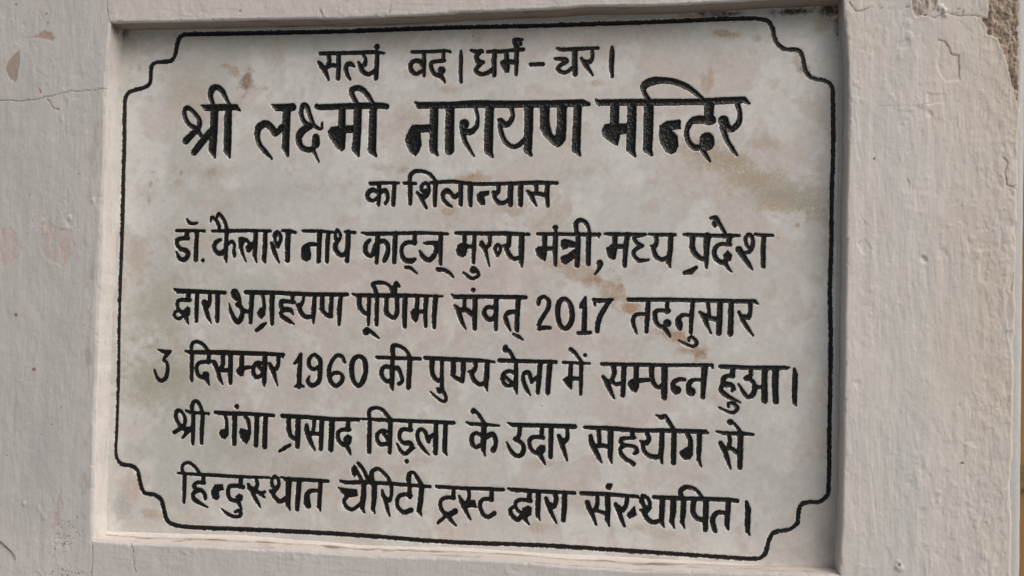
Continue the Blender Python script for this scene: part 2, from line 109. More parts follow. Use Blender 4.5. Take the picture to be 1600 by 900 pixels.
5 l2463,-4052,39 2453,-4251,55 2453,-4450,55;s2455,-4076,46 2420,-4133,42 2380,-4166,23;s2398,-4456,16 2453,-4434,42 2512,-4450,20;s2703,-4101,45 2643,-4052,39 2578,-4104,42 2580,-4192,46 2639,-4230,39 2705,-4196,39;s2655,-4055,36 2716,-4116,52 2723,-4243,52 2710,-4370,55 2653,-4428,45 2595,-4421,52 2563,-4375,42 2583,-4319,16;s3035,-4131,35 3000,-4064,42 2934,-4055,42 2869,-4128,45 2836,-4240,49 2859,-4366,49 2927,-4427,45 2992,-4385,48 3015,-4317,45 2972,-4270,39 2906,-4269,39 2866,-4305,32;o3214,-4055,42 3141,-4112,55 3128,-4231,58 3156,-4356,48 3219,-4417,45 3278,-4352,58 3308,-4226,55 3289,-4100,55
5 l3451,-4061,38 3993,-4065,35;s3658,-4067,38 3644,-3981,54 3651,-3918,54 3707,-3909,41 3789,-3946,35 3839,-3999,38 3873,-4076,41;l3646,-4075,48 3646,-4247,54 3646,-4404,51 3655,-4450,25;s3641,-4188,45 3559,-4171,41 3512,-4220,45 3522,-4298,45 3580,-4351,45 3636,-4333,45;s3658,-4208,38 3714,-4182,45 3756,-4259,41 3774,-4337,41 3735,-4377,38;l3865,-4084,54 3861,-4256,54 3856,-4412,57
5 l4054,-4051,38 4424,-4061,47 4740,-4063,40 4913,-4077,22;s4146,-4084,60 4143,-4185,54 4166,-4270,50 4223,-4323,44 4271,-4306,44;l4266,-4089,41 4270,-4275,44 4274,-4438,41;l4225,-4424,35 4242,-4454,50 4281,-4426,38;s4274,-4438,47 4315,-4490,35 4327,-4552,35 4292,-4572,31 4228,-4540,28 4134,-4462,13;l4409,-4085,56 4412,-4216,56;s4389,-4248,25 4453,-4285,44 4525,-4321,41;l4532,-4081,53 4535,-4205,50 4525,-4313,44;s4678,-4085,50 4687,-4139,41 4656,-4194,47 4601,-4203,22;s4633,-4210,47 4666,-4294,47 4731,-4350,44 4801,-4332,47;l4827,-4081,56 4823,-4258,56 4817,-4358,50 4834,-4430,12
5 d5047,-3895,50;s5035,-3929,46 5074,-3931,43 5106,-3958,43 5156,-4041,34;l4975,-4056,43 5287,-4057,40 5656,-4057,40;s5165,-4201,37 5087,-4181,40 5033,-4213,43 5019,-4283,43 5059,-4350,40 5129,-4348,40 5171,-4308,37;l5042,-4243,34 5121,-4310,37;l5178,-4071,40 5182,-4262,46 5181,-4385,49 5195,-4449,12;s5452,-4235,37 5399,-4271,43 5369,-4305,34;s5369,-4295,37 5336,-4196,46 5289,-4195,40 5267,-4232,34 5276,-4305,46 5316,-4396,43 5359,-4461,12;l5472,-4070,49 5460,-4254,52 5448,-4429,43;l5588,-4067,55 5576,-4250,52 5568,-4425,49
5 l5748,-4059,30 6060,-4062,21;s5834,-3900,43 5891,-3949,36 5965,-4048,33;d6007,-3967,39;l5837,-4075,40 5836,-4242,43;l5828,-4245,46 5950,-4246,36;p5749,-4267,30 5797,-4231,30 5859,-4241,30 5853,-4348,30 5846,-4375,30 5799,-4334,30;l5962,-4071,42 5962,-4253,39 5961,-4429,27
5 l6204,-4064,33 6565,-4062,39 6951,-4058,36 7481,-4040,29;l7471,-4043,29 7491,-4078,12;s6340,-4083,54 6354,-4166,48 6335,-4234,36;s6219,-4212,30 6268,-4274,57 6300,-4348,51 6354,-4464,18;s6320,-4250,39 6366,-4298,39 6431,-4284,39;l6468,-4079,51 6463,-4253,51 6458,-4426,45;l6610,-4075,48 6609,-4233,54;l6598,-4251,51 6746,-4236,42;p6520,-4269,30 6567,-4234,30 6642,-4247,30 6636,-4337,30 6607,-4380,30 6562,-4362,30 6524,-4311,30;s6788,-4078,57 6790,-4183,51 6814,-4272,48 6866,-4318,39 6917,-4291,42;l6939,-4073,65 6939,-4268,62 6939,-4432,59;s7171,-4219,33 7101,-4221,44 7042,-4261,50 7044,-4331,56;d7079,-4345,98;s7364,-4217,32 7277,-4220,38 7222,-4262,50 7220,-4333,59;d7245,-4355,97;l7399,-4060,65 7387,-4253,56 7382,-4414,41
5 l7580,-4055,41 7898,-4060,44 8312,-4048,38 8349,-4044,12;l7722,-4065,53 7712,-4162,47;s7727,-4161,32 7654,-4164,41 7608,-4199,44 7627,-4253,59 7699,-4266,50 7731,-4302,38 7712,-4332,26;s7627,-4253,56 7581,-4303,35 7606,-4353,50 7687,-4409,44 7806,-4461,12;s7674,-4518,20 7673,-4478,26 7731,-4479,35 7778,-4529,35 7732,-4582,32 7660,-4570,29 7570,-4529,15;s7920,-4074,41 7917,-4148,41 7868,-4187,50;s7885,-4171,49 7951,-4228,44 7966,-4294,49 7945,-4368,49 7888,-4392,41 7837,-4335,35 7783,-4248,15;l7959,-4287,41 8059,-4276,38;l8077,-4070,58 8075,-4246,55 8078,-4430,61;l8196,-4074,64 8194,-4242,64 8203,-4436,58
5 l8406,-4057,23 8415,-4118,49 8412,-4294,52 8411,-4440,40 8431,-4476,9
6 s1021,-5042,47 907,-5019,44 825,-4916,44 827,-4819,44 883,-4814,40 941,-4896,40 940,-4969,44 881,-5036,44 804,-5087,44;s880,-4995,40 960,-5057,40 997,-5026,34;l1037,-5018,57 978,-5072,54 918,-5151,23;l1054,-4843,47 1055,-5037,54 1059,-5218,37;l952,-4805,24 1031,-4828,34 1265,-4829,27;s1040,-4827,40 1037,-4738,47 1062,-4684,44 1114,-4695,44 1150,-4751,37 1182,-4822,40;l1183,-4846,47 1176,-5032,50 1178,-5206,37
6 l1351,-4811,37 1472,-4820,50 1814,-4815,40 2127,-4823,36;d1637,-4728,56;s1481,-4843,33 1506,-4923,37 1512,-5035,40;p1414,-5071,33 1435,-5030,33 1526,-5018,33 1531,-5090,33 1490,-5140,33 1443,-5126,33;l1613,-4838,60 1615,-5015,56 1616,-5194,50;s1746,-4842,36 1799,-4912,43 1817,-5055,36;p1680,-5044,33 1700,-5005,33 1768,-5018,33 1829,-5051,33 1814,-5135,33 1782,-5184,33 1738,-5162,33 1699,-5108,33;l1908,-4843,56 1908,-5019,59 1904,-5198,56;l2021,-4839,56 2020,-5031,56 2022,-5216,56
6 l2245,-4823,46 2572,-4827,45 2904,-4838,42 3230,-4833,42;s2330,-4852,52 2333,-4971,52 2361,-5065,49 2426,-5102,46;l2452,-4847,59 2453,-5045,62 2452,-5197,49;l2212,-5268,23 2273,-5227,46 2357,-5179,29;l2664,-4855,42 2658,-4942,39 2647,-5025,42;s2566,-4911,16 2567,-4969,55 2595,-5071,55 2631,-5149,45 2676,-5226,19;l2594,-5027,49 2744,-5026,39;l2759,-4859,55 2757,-5033,55 2757,-5210,45;l2892,-4862,65 2890,-5043,65 2884,-5214,58;l3099,-4854,48 3097,-4964,45;s3118,-4959,42 3023,-4967,42 2975,-5008,42 2980,-5087,45 3027,-5140,42 3077,-5154,42;p3055,-5060,32 3099,-5022,32 3145,-5049,32 3142,-5120,32 3094,-5169,32 3057,-5131,32;s3091,-5161,45 3120,-5215,42 3139,-5261,16
6 l3259,-4821,16 3478,-4824,38 3882,-4824,38 4433,-4826,38;l3377,-4836,45 3375,-5032,51 3378,-5219,48;s3374,-4825,38 3362,-4742,45 3393,-4694,42 3466,-4679,32 3540,-4707,38 3633,-4810,38;s3627,-4967,35 3538,-4955,38 3482,-4996,45 3475,-5059,41 3517,-5119,45 3607,-5116,41;l3547,-4978,41 3622,-5076,44;l3640,-4826,51 3637,-5021,51 3638,-5217,41;l3890,-4832,38 3888,-4925,44;s3904,-4935,41 3804,-4928,44 3765,-4961,44 3758,-5039,41 3808,-5092,44 3889,-5096,57 3909,-5150,51 3843,-5222,41 3778,-5194,41 3728,-5108,19;l3914,-5173,28 3948,-5148,13;d3854,-5315,47;s4190,-4975,41 4135,-5016,47 4120,-5063,41 4078,-4953,44 4021,-4920,41 3982,-4968,41 3992,-5053,44 4050,-5144,44 4129,-5224,16;l4211,-4827,44 4210,-5013,57 4211,-5199,50;l4330,-4830,47 4326,-5024,53 4325,-5171,50 4355,-5220,13
6 l4586,-4810,16 4631,-4831,37 4804,-4831,37 4988,-4839,19;d4667,-4676,59;s4671,-4660,37 4738,-4719,37 4800,-4812,37;l4803,-4828,56 4800,-5012,62 4802,-5135,53 4824,-5203,12;s4783,-4974,37 4712,-4939,40 4662,-4972,44 4659,-5049,47 4700,-5108,40 4770,-5082,43;s4822,-4983,59 4908,-4946,59 4948,-5006,46 4946,-5083,46 4922,-5130,62
6 l5093,-4801,15 5147,-4822,43 5456,-4818,43 5896,-4813,49;s5240,-4841,43 5234,-4941,43 5194,-4996,46;s5189,-4988,49 5267,-5039,43 5292,-5098,49 5270,-5168,52 5216,-5190,43 5145,-5143,43 5083,-5031,12;l5505,-4839,46 5504,-4945,43;s5520,-4960,43 5428,-4956,40 5370,-4981,43 5360,-5050,40 5400,-5124,40 5470,-5152,40;p5449,-5092,31 5491,-5052,31 5545,-5057,31 5546,-5126,31 5516,-5157,31 5462,-5144,31;s5481,-5151,49 5517,-5210,43 5551,-5273,15;l5617,-4834,49 5616,-5009,49 5616,-5185,43;s5808,-4834,36 5813,-4925,39 5788,-4986,52 5735,-4977,52;s5711,-4932,43 5751,-5033,52 5783,-5123,39 5814,-5215,18
6 l6021,-4818,36 6368,-4820,48 6667,-4830,42 6963,-4819,44 7414,-4816,47;l7417,-4811,41 7449,-4830,12;l6180,-4842,45 6192,-4947,39 6191,-5030,39;s6086,-4918,39 6103,-4996,57 6147,-5085,54 6186,-5158,45 6220,-5223,15;s6138,-5040,45 6206,-5022,42 6304,-5036,48;l6323,-4837,60 6323,-5017,60 6322,-5152,51 6342,-5226,12;l6577,-4841,42 6582,-4916,45;s6601,-4915,33 6519,-4926,36 6452,-4936,39 6448,-4985,42 6491,-5010,42 6565,-5014,36 6618,-5034,39 6633,-5079,39 6600,-5104,30;s6476,-5018,45 6439,-5054,36 6451,-5113,45 6501,-5167,42 6553,-5194,42 6596,-5222,48;s6741,-4850,42 6769,-4923,45 6736,-4973,51 6672,-4954,21;s6699,-4974,42 6715,-5060,39 6775,-5117,48 6849,-5132,50 6901,-5115,47;l6919,-4835,50 6918,-5007,53 6908,-5111,53 6927,-5203,18;s6854,-4645,12 6909,-4667,47 6953,-4651,36 7005,-4728,39 7063,-4819,38;l7058,-4822,53 7057,-5001,53 7057,-5188,53;s7213,-4846,41 7246,-4919,50 7252,-5037,41;p7135,-5057,30 7201,-5010,29 7266,-4992,29 7272,-5081,29 7239,-5134,29 7188,-5147,29 7144,-5108,29;l7351,-4825,50 7347,-5003,50 7344,-5137,41 7376,-5217,12
6 l7547,-4806,18 7620,-4822,35 7836,-4821,44 7951,-4824,29;d7698,-4694,64;s7741,-4707,23 7792,-4771,32 7834,-4828,32;s7685,-4842,32 7696,-4915,38 7680,-4997,41;s7590,-4937,44 7622,-4992,55 7652,-5057,47 7682,-5151,38 7708,-5229,12;s7687,-4989,35 7731,-5005,41 7793,-5050,47;l7815,-4836,52 7813,-5013,58 7813,-5207,49
7 l865,-5596,20 1064,-5601,30 1323,-5601,37 1666,-5605,33 2093,-5596,23;l963,-5606,44 961,-5776,47 964,-5961,30;s946,-5602,33 922,-5527,37 956,-5473,34 1025,-5463,33 1105,-5519,37 1171,-5601,37;l1217,-5618,47 1215,-5699,47;s1226,-5706,43 1145,-5702,43 1097,-5737,47 1121,-5792,53 1200,-5804,50 1244,-5858,43 1249,-5901,37;s1139,-5802,57 1080,-5854,40 1103,-5917,53 1179,-5961,43 1283,-6007,13;p1332,-5790,33 1375,-5723,33 1472,-5715,33 1491,-5774,33 1423,-5793,33 1434,-5873,33 1409,-5906,33 1352,-5888,33 1330,-5835,33;l1717,-5611,49 1720,-5722,49;s1751,-5729,46 1652,-5718,46 1571,-5733,46 1552,-5803,46 1580,-5886,46 1658,-5909,46;p1653,-5861,33 1698,-5822,33 1744,-5841,33 1742,-5889,33 1701,-5923,33;s1683,-5903,46 1710,-5954,40 1739,-6005,16;s1648,-6049,23 1695,-6027,36 1730,-6057,43 1706,-6098,40 1629,-6102,36 1543,-6067,33 1469,-6016,10;s1921,-5617,39 1937,-5696,46 1895,-5754,53 1840,-5740,56;s1818,-5698,36 1866,-5763,49 1902,-5841,46 1947,-5910,39 1986,-5973,13;s1909,-5769,43 1994,-5796,43 2041,-5773,23;l1977,-5802,43 2043,-5846,16;s2157,-5577,29 2128,-5623,33 2138,-5694,39 2178,-5719,36 2219,-5682,39 2208,-5611,39 2165,-5577,33;s2203,-5715,42 2162,-5764,46 2103,-5759,23;s2129,-5774,42 2181,-5846,49 2249,-5883,49 2323,-5835,49;l2351,-5612,72 2347,-5787,65 2346,-5913,59 2376,-5983,13;l2249,-5582,16 2309,-5606,46 2593,-5601,39 2861,-5604,32;l2485,-5614,62 2478,-5796,58 2469,-5973,45;s2729,-5728,36 2646,-5732,45 2597,-5782,58 2596,-5869,78 2611,-5918,68;l2767,-5608,48 2756,-5798,48 2754,-5924,48 2772,-5967,16
7 l3019,-5593,26 3089,-5608,42 3334,-5596,38 3659,-5596,38 4153,-5608,31;p3160,-5440,32 3188,-5392,32 3223,-5419,32 3220,-5488,32 3202,-5529,32 3171,-5503,32;s3202,-5423,29 3250,-5499,35 3305,-5598,38;s3240,-5366,38 3307,-5441,42 3382,-5583,45;p2992,-5676,32 3230,-5695,32 3240,-5757,32 3159,-5788,32 3076,-5766,32;s3101,-5780,51 3073,-5836,38 3105,-5905,45 3179,-5933,42 3259,-5881,35 3294,-5841,35;l3321,-5605,54 3319,-5792,57 3306,-5903,54 3337,-5966,13;s3432,-5607,57 3413,-5507,54 3428,-5451,45 3492,-5422,35 3558,-5461,38 3625,-5528,35 3669,-5627,41;l3456,-5614,60 3453,-5786,60 3443,-5911,48 3468,-5963,13;s3667,-5619,41 3674,-5712,35 3647,-5799,48 3607,-5786,54;s3555,-5679,19 3565,-5733,44 3602,-5809,44 3626,-5901,38 3655,-5987,16;l3898,-5624,38 3901,-5747,44;s3919,-5728,41 3823,-5720,41 3762,-5754,44 3745,-5833,41 3779,-5901,44 3844,-5933,47 3923,-5904,57;s3893,-5608,44 3882,-5516,54 3900,-5461,44 3945,-5451,35 3994,-5510,41 4054,-5600,44;l4048,-5608,60 4041,-5787,57 4023,-5904,57 4055,-5964,13
7 l4236,-5604,34 4537,-5608,37 4851,-5600,37 5054,-5600,37;l4446,-5627,41 4445,-5727,47;s4453,-5727,41 4350,-5732,41 4291,-5774,38 4292,-5851,41 4338,-5918,47 4402,-5937,50;l4410,-5929,56 4472,-5887,62;s4370,-5931,53 4427,-6005,41 4484,-6057,19;l4355,-5952,31 4308,-5996,37 4262,-6040,28;s4632,-5626,34 4640,-5694,37 4627,-5764,47;s4517,-5704,22 4556,-5775,53 4598,-5865,47 4658,-5972,19;p4565,-5790,31 4619,-5754,31 4705,-5745,31 4731,-5828,31 4652,-5824,31 4605,-5850,31;l4914,-5612,40 4913,-5727,46;s4919,-5723,40 4822,-5724,40 4779,-5764,40 4781,-5840,40 4826,-5914,43 4889,-5929,46 4951,-5885,46
7 l5109,-5584,18 5162,-5595,43 5548,-5600,40 5906,-5597,36;l5371,-5612,49 5373,-5718,46;s5389,-5717,40 5273,-5708,37 5215,-5737,40 5205,-5788,34 5245,-5846,34 5315,-5873,43;p5295,-5813,31 5359,-5780,31 5398,-5800,31 5392,-5876,31 5339,-5917,31 5300,-5889,31;s5326,-5888,61 5331,-5940,43 5374,-5997,15;s5185,-5796,31 5145,-5836,43 5168,-5904,46 5231,-5946,49 5269,-5913,40 5291,-5867,31;l5479,-5622,55 5477,-5773,55 5477,-5887,46 5504,-5936,12;s5678,-5619,46 5693,-5687,46 5666,-5767,52 5619,-5748,52;s5572,-5678,40 5605,-5767,46 5644,-5855,39 5701,-5961,15;l5792,-5614,55 5792,-5772,55 5783,-5923,45
7 p6280,-5499,30 6298,-5471,30 6346,-5469,30 6343,-5508,30 6323,-5539,30 6284,-5526,30;l5990,-5596,42 6306,-5591,42 6650,-5603,33;s6179,-5624,36 6180,-5714,42 6152,-5791,42;s6064,-5698,48 6086,-5764,57 6130,-5852,42 6173,-5957,15;s6159,-5778,42 6227,-5805,36 6298,-5816,48;l6299,-5603,54 6309,-5767,54 6301,-5888,51 6326,-5964,12;s6531,-5621,39 6514,-5712,42 6471,-5771,51 6428,-5739,60;s6395,-5703,39 6437,-5791,51 6468,-5878,42 6502,-5954,24;p6541,-5807,30 6614,-5721,30 6635,-5817,30 6565,-5858,30 6537,-5837,30;s6709,-5590,39 6702,-5657,51 6748,-5732,36 6792,-5697,36 6776,-5631,36 6738,-5596,39;s6792,-5727,42 6749,-5774,42 6685,-5755,21;s6719,-5768,50 6765,-5847,50 6825,-5889,47 6913,-5869,41;l6938,-5608,59 6933,-5764,56 6930,-5868,53 6959,-5941,12;l6839,-5598,39 7122,-5599,44 7413,-5591,41 7703,-5584,41 7786,-5594,41;l7063,-5609,62 7061,-5757,62 7049,-5862,50 7077,-5940,12;l7180,-5603,53 7180,-5751,53 7167,-5870,44 7194,-5935,12;s7166,-5596,44 7142,-5524,47 7178,-5477,53 7237,-5463,38 7325,-5495,35 7402,-5589,35;s7297,-5619,50 7287,-5730,53 7329,-5809,50 7410,-5839,53;l7435,-5605,59 7434,-5782,56 7432,-5944,44;s7676,-5739,38 7575,-5737,44 7525,-5784,47 7514,-5851,53 7542,-5949,44;l7688,-5599,49 7683,-5739,49 7674,-5871,47 7693,-5926,15
7 l7890,-5596,23 7912,-5683,55 7907,-5858,52 7908,-5932,43 7932,-5977,12"""
D = {"cam":[0.15710690440283684,0.025027128774891664,-0.019921344161775958,0.6860005787610615,-1.1024579050376286,-0.34600177106218594],
"f":1450.0,"d":0.032205169229360515,"edge_l":[[-4.7,4.9],[-9.3,-68.3],[-8.3,-125.2],[-8.2,-206.2],[-8.1,-286.9],[-9.4,-351.3],[-9.7,-447.5],[-9.6,-527.4],[-8.6,-607.0],[-7.4,-642.7]],
"edge_r":[[884.1,8.2],[890.3,-63.8],[890.6,-153.1],[890.0,-227.9],[890.0,-291.7],[889.7,-390.7],[889.4,-489.2],[888.7,-552.3],[886.7,-622.2]],
"edge_t":[[-4.9,8.2],[190.6,6.9],[305.7,5.0],[417.1,5.5],[440.5,6.3],[446.7,7.8],[540.3,8.2],[570.4,9.1],[600.2,10.8],[659.3,8.9],[695.6,8.5],[731.6,9.5],[774.3,10.3],[788.4,11.3],[885.4,12.4]],
"edge_b":[[-6.6,-641.8],[45.4,-642.8],[126.0,-641.2],[192.5,-640.4],[269.2,-638.9],[330.0,-639.8],[447.0,-636.4],[522.9,-636.2],[582.4,-637.0],[669.8,-637.3],[698.4,-635.5],[878.7,-628.3]],
"bead_b":[[7.9,-638.1],[25.6,-637.1],[108.7,-634.8],[177.2,-632.5],[284.4,-634.3],[336.9,-635.5],[439.5,-632.2],[548.5,-631.8],[669.1,-630.5],[771.3,-630.1],[828.3,-631.0],[884.4,-631.1]],
"bead_t":[[-9.2,14.2],[88.8,13.8],[175.8,12.1],[294.4,7.9],[376.8,7.1],[425.3,8.1],[504.8,8.9],[582.5,10.4],[658.6,12.7],[733.1,13.4],[806.0,13.4],[884.5,15.3]],
"bead_l":[[-9.5,-31.1],[-10.9,-85.4],[-10.8,-168.7],[-10.3,-251.8],[-11.0,-326.3],[-11.1,-417.1],[-11.5,-511.6],[-10.9,-581.2],[-6.3,-639.7]],
"bead_r":[[885.3,4.2],[885.2,-55.0],[885.5,-147.2],[884.9,-224.4],[885.3,-290.2],[885.3,-392.3],[885.0,-493.9],[885.7,-559.0],[887.2,-627.3]],
"rag":[[1067.7,-116.4],[1066.7,-158.1],[1066.3,-206.6],[1066.5,-237.8],[1063.9,-241.2],[1064.8,-275.8],[1063.7,-303.4],[1064.5,-330.9],[1063.5,-385.9],[1062.5,-440.8],[1062.8,-481.8],[1061.8,-522.8],[1062.7,-570.4],[1062.3,-618.0]],
"strip":[[1074.0,-206.6],[1072.1,-330.7],[1071.2,-385.7],[1070.5,-481.5],[1069.7,-570.0],[1070.0,-617.5]],
"corners":[[-160.6,42.7],[1071.5,2.0],[-133.0,-694.3],[1075.1,-617.2]],
"rough":[[[1034.8,31.3],[1035.0,3.2],[1035.9,-5.3],[1035.3,-17.9],[1027.5,-17.0],[1032.1,-23.4],[1034.1,-34.0],[1043.9,-38.5],[1047.2,-45.6],[1052.5,-61.1],[1055.8,-71.6],[1061.1,-92.0],[1066.4,-109.5],[1069.6,-117.9],[1097.9,-118.3],[1097.1,29.0]],[[955.7,20.0],[955.9,4.4],[957.3,-4.9],[960.0,-13.5],[966.7,-13.0],[974.7,-11.1],[979.9,-6.3],[982.5,1.4],[979.7,19.2]]],
"flake":[[[984.8,-39.7],[990.8,-40.6],[994.8,-46.4],[997.5,-54.9],[1005.4,-57.2],[1005.6,-73.4],[1007.0,-83.2],[993.8,-85.8],[985.8,-76.5],[982.4,-65.8],[984.3,-51.7]],[[941.5,-40.7],[954.2,-36.1],[955.0,-47.5],[942.9,-47.9]],[[972.7,-98.1],[992.6,-99.2],[991.3,-108.3],[974.2,-110.9]],[[901.9,-263.3],[909.9,-257.6],[916.8,-270.2],[908.8,-276.0]],[[1026.7,-279.6],[1030.5,-272.6],[1037.7,-276.0],[1034.6,-303.8],[1029.4,-303.9]],[[1060.1,-241.2],[1062.6,-242.6],[1062.7,-256.4],[1065.3,-258.5],[1064.1,-268.9],[1062.1,-265.4],[1059.5,-256.5]],[[1057.2,-199.7],[1066.3,-203.9],[1065.0,-213.6],[1058.6,-210.1]]],
"peel":[[[-93.7,-247.0],[-82.2,-244.5],[-59.7,-248.5],[-48.9,-254.9],[-44.8,-269.5],[-49.5,-287.3],[-59.7,-299.6],[-75.8,-297.4],[-88.7,-286.1],[-94.9,-265.0]],[[-149.5,-253.9],[-136.0,-252.1],[-127.6,-258.6],[-117.9,-275.8],[-121.1,-288.1],[-135.2,-298.0],[-147.5,-308.9]],[[-55.1,-581.5],[-52.1,-593.3],[-49.9,-629.2],[-65.7,-632.5],[-68.7,-622.2],[-61.5,-601.8]]],
"chip":[[[-130.8,-23.0],[-129.4,-37.1],[-132.2,-57.7],[-134.7,-65.9],[-144.0,-59.1],[-149.9,-47.4],[-145.8,-36.7],[-137.8,-29.4]],[[-117.7,-7.2],[-104.3,-3.8],[-97.2,0.1],[-86.3,-1.8],[-80.7,-8.6],[-86.0,-12.5],[-95.1,-9.8]],[[-102.8,-71.5],[-98.1,-75.7],[-97.0,-79.8],[-99.7,-80.6]]],
"crack":[[[890.3,5.8],[897.9,-4.5],[904.7,-4.0],[911.5,-0.6],[929.7,-3.3],[953.2,-1.9]],[[-155.7,-88.7],[-142.9,-88.1],[-128.4,-89.2],[-114.8,-88.6],[-101.3,-87.1],[-87.9,-84.1],[-74.6,-81.0],[-61.3,-78.0],[-39.0,-77.5],[3.2,-74.2]],[[-9.6,45.9],[-9.9,27.9],[-7.7,14.8],[-3.1,8.1]],[[-7.4,-642.7],[-6.9,-656.1],[-5.6,-670.3],[-7.7,-686.3],[-8.8,-702.2]],[[-110.8,-25.1],[-108.5,-37.5],[-104.5,-48.4],[-97.0,-56.8],[-89.7,-60.2]],[[984.8,-39.7],[990.8,-40.6],[994.8,-46.4],[997.5,-54.9],[1005.4,-57.2],[1005.6,-73.4],[1007.0,-83.2]],[[1055.8,-71.6],[1059.1,-82.9],[1061.1,-94.1],[1064.4,-103.9],[1067.0,-115.0]],[[902.9,-229.3],[907.0,-237.8],[912.5,-244.1]],[[922.0,-110.8],[940.8,-111.8],[967.5,-111.5],[975.5,-108.8]],[[1001.1,-9.1],[1009.1,-11.5],[1010.3,-8.0],[1006.4,-6.5],[1002.4,-5.6]],[[1036.0,-17.9],[1027.5,-17.0],[1032.7,-22.0]],[[1051.9,-169.1],[1055.8,-176.1],[1053.3,-185.8],[1055.9,-198.3],[1061.1,-201.1],[1065.0,-199.0]],[[1062.3,-293.0],[1060.5,-311.7],[1063.1,-313.7]],[[45.4,-642.8],[47.3,-651.3],[49.6,-666.9],[52.5,-677.0]],[[953.6,-193.2],[955.6,-199.5]],[[-88.7,-87.3],[-81.1,-98.1],[-72.0,-101.5]],[[966.7,-10.2],[980.0,-14.1],[993.2,-9.6],[1006.4,-13.5],[1022.9,-13.3],[1032.7,-17.8]],[[1005.2,-17.0],[1013.1,-25.7],[1019.7,-32.9]],[[272.8,17.4],[276.3,9.4]],[[361.5,19.2],[360.1,8.4]]],
"dot":[[-122.8,-363.2,3.2,1],[-95.1,-431.6,3.4,1],[-28.0,-374.2,1.4,1],[-42.5,-183.4,1.2,0],[-56.1,-478.0,1.2,1],[5.6,-227.2,1.2,1],[-68.6,-500.2,1.0,0],[-109.5,-209.4,1.0,0],[-129.7,-542.3,1.0,0],[-83.3,-513.7,1.0,0],[-90.2,-543.0,1.0,0],[1012.0,-500.1,2.2,0],[948.7,-612.8,2.4,0],[918.5,-169.7,1.8,0],[-93.5,23.1,2.0,1],[-137.5,36.1,2,0],[1005.2,-107.1,1.2,0],[19.4,-510.3,1,0],[461.3,-522.3,1,0],[545.2,-630.5,1,1],[597.1,-633.1,1,1],[923.0,-3.8,1,0],[169.3,18.2,1.5,0],[-91.3,10.7,1.2,0],[-120.7,24.8,1,0],[-54.1,-637.6,1.1,0],[-38.7,-618.0,0.7,0],[-53.6,-641.7,1.0,0],[-43.0,-642.2,0.7,0],[-41.9,-645.6,1.1,0],[-19.3,-613.4,1.1,0],[-50.5,-628.4,0.9,0],[-54.1,-644.7,0.5,0],[-28.7,-615.0,0.8,0],[-56.7,-649.9,0.6,0],[-50.2,-642.3,1.1,0],[-33.9,-640.9,1.1,0],[-34.7,-626.2,0.7,0],[-48.2,-649.0,0.7,0],[-55.0,-632.1,0.6,0],[-53.3,-636.7,0.7,0],[-21.0,-631.5,1.0,0],[-40.8,-626.9,0.6,0],[-45.5,-649.2,1.1,0],[-29.4,-633.9,0.7,0],[-35.3,-647.2,0.5,0],[-43.9,-639.0,1.0,0],[-57.8,-655.5,1.0,0],[-60.6,-666.5,0.8,0],[-59.7,-663.8,0.8,0],[-33.4,-628.1,0.9,0],[-67.7,-616.1,0.6,0],[-46.6,-649.6,0.8,0],[-58.3,-652.9,0.5,0],[-48.6,-620.6,0.5,0],[-56.2,-624.7,0.8,0],[-54.1,-655.8,0.8,0],[-58.6,-642.2,0.9,0],[-39.7,-638.5,0.8,0],[-47.0,-653.1,0.5,0],[-41.2,-649.3,0.7,0],[-40.4,-621.0,1.0,0],[-44.8,-641.6,0.6,0],[-46.3,-636.1,0.7,0],[-45.0,-627.6,0.6,0],[-66.3,-661.7,0.8,0],[-44.5,-668.1,0.5,0],[-44.3,-647.2,1.0,0],[-25.5,-636.5,0.9,0],[-30.9,-641.9,0.5,0],[-39.0,-624.5,1.1,0],[-78.8,-637.9,1.0,0],[-59.1,-655.9,1.0,0],[-46.7,-639.3,0.7,0],[-56.8,-636.4,0.7,0],[-38.2,-649.0,1.0,0],[-36.2,-628.9,0.9,0],[-41.5,-638.8,1.0,0],[-43.0,-632.1,0.7,0],[-48.1,-651.7,0.9,0],[-18.5,-682.1,1.1,0],[-47.1,-688.6,0.8,0],[-47.3,-680.5,1.1,0],[-29.5,-684.3,0.4,0],[-24.1,-684.4,1.0,0],[-32.4,-682.9,0.5,0],[-32.5,-682.4,0.9,0],[-22.7,-685.0,0.6,0],[-46.4,-683.9,0.8,0],[-38.1,-682.0,0.9,0],[-53.3,-681.5,1.0,0],[-25.5,-683.5,0.8,0],[-52.6,-685.9,0.9,0],[-61.6,-687.9,1.0,0],[-46.0,-684.4,0.6,0],[-60.5,-684.7,1.0,0],[-47.6,-687.6,1.0,0],[-20.4,-681.9,0.8,0],[-34.3,-683.5,1.1,0],[-14.8,-682.9,0.8,0],[-56.4,-681.4,0.6,0],[-43.1,-682.9,0.8,0],[-35.9,-678.3,0.6,0],[-28.0,-684.7,1.0,0],[-26.1,-679.8,0.5,0],[-64.2,-687.0,0.6,0],[-28.7,-684.3,0.8,0],[-39.7,-686.6,1.0,0],[-43.6,-683.3,0.7,0],[-30.2,-688.3,0.4,0],[-26.2,-679.9,0.6,0],[-39.7,-688.4,1.0,0],[-46.8,-685.2,0.5,0],[-45.2,-682.3,1.1,0],[-7.6,-681.3,0.8,0]],
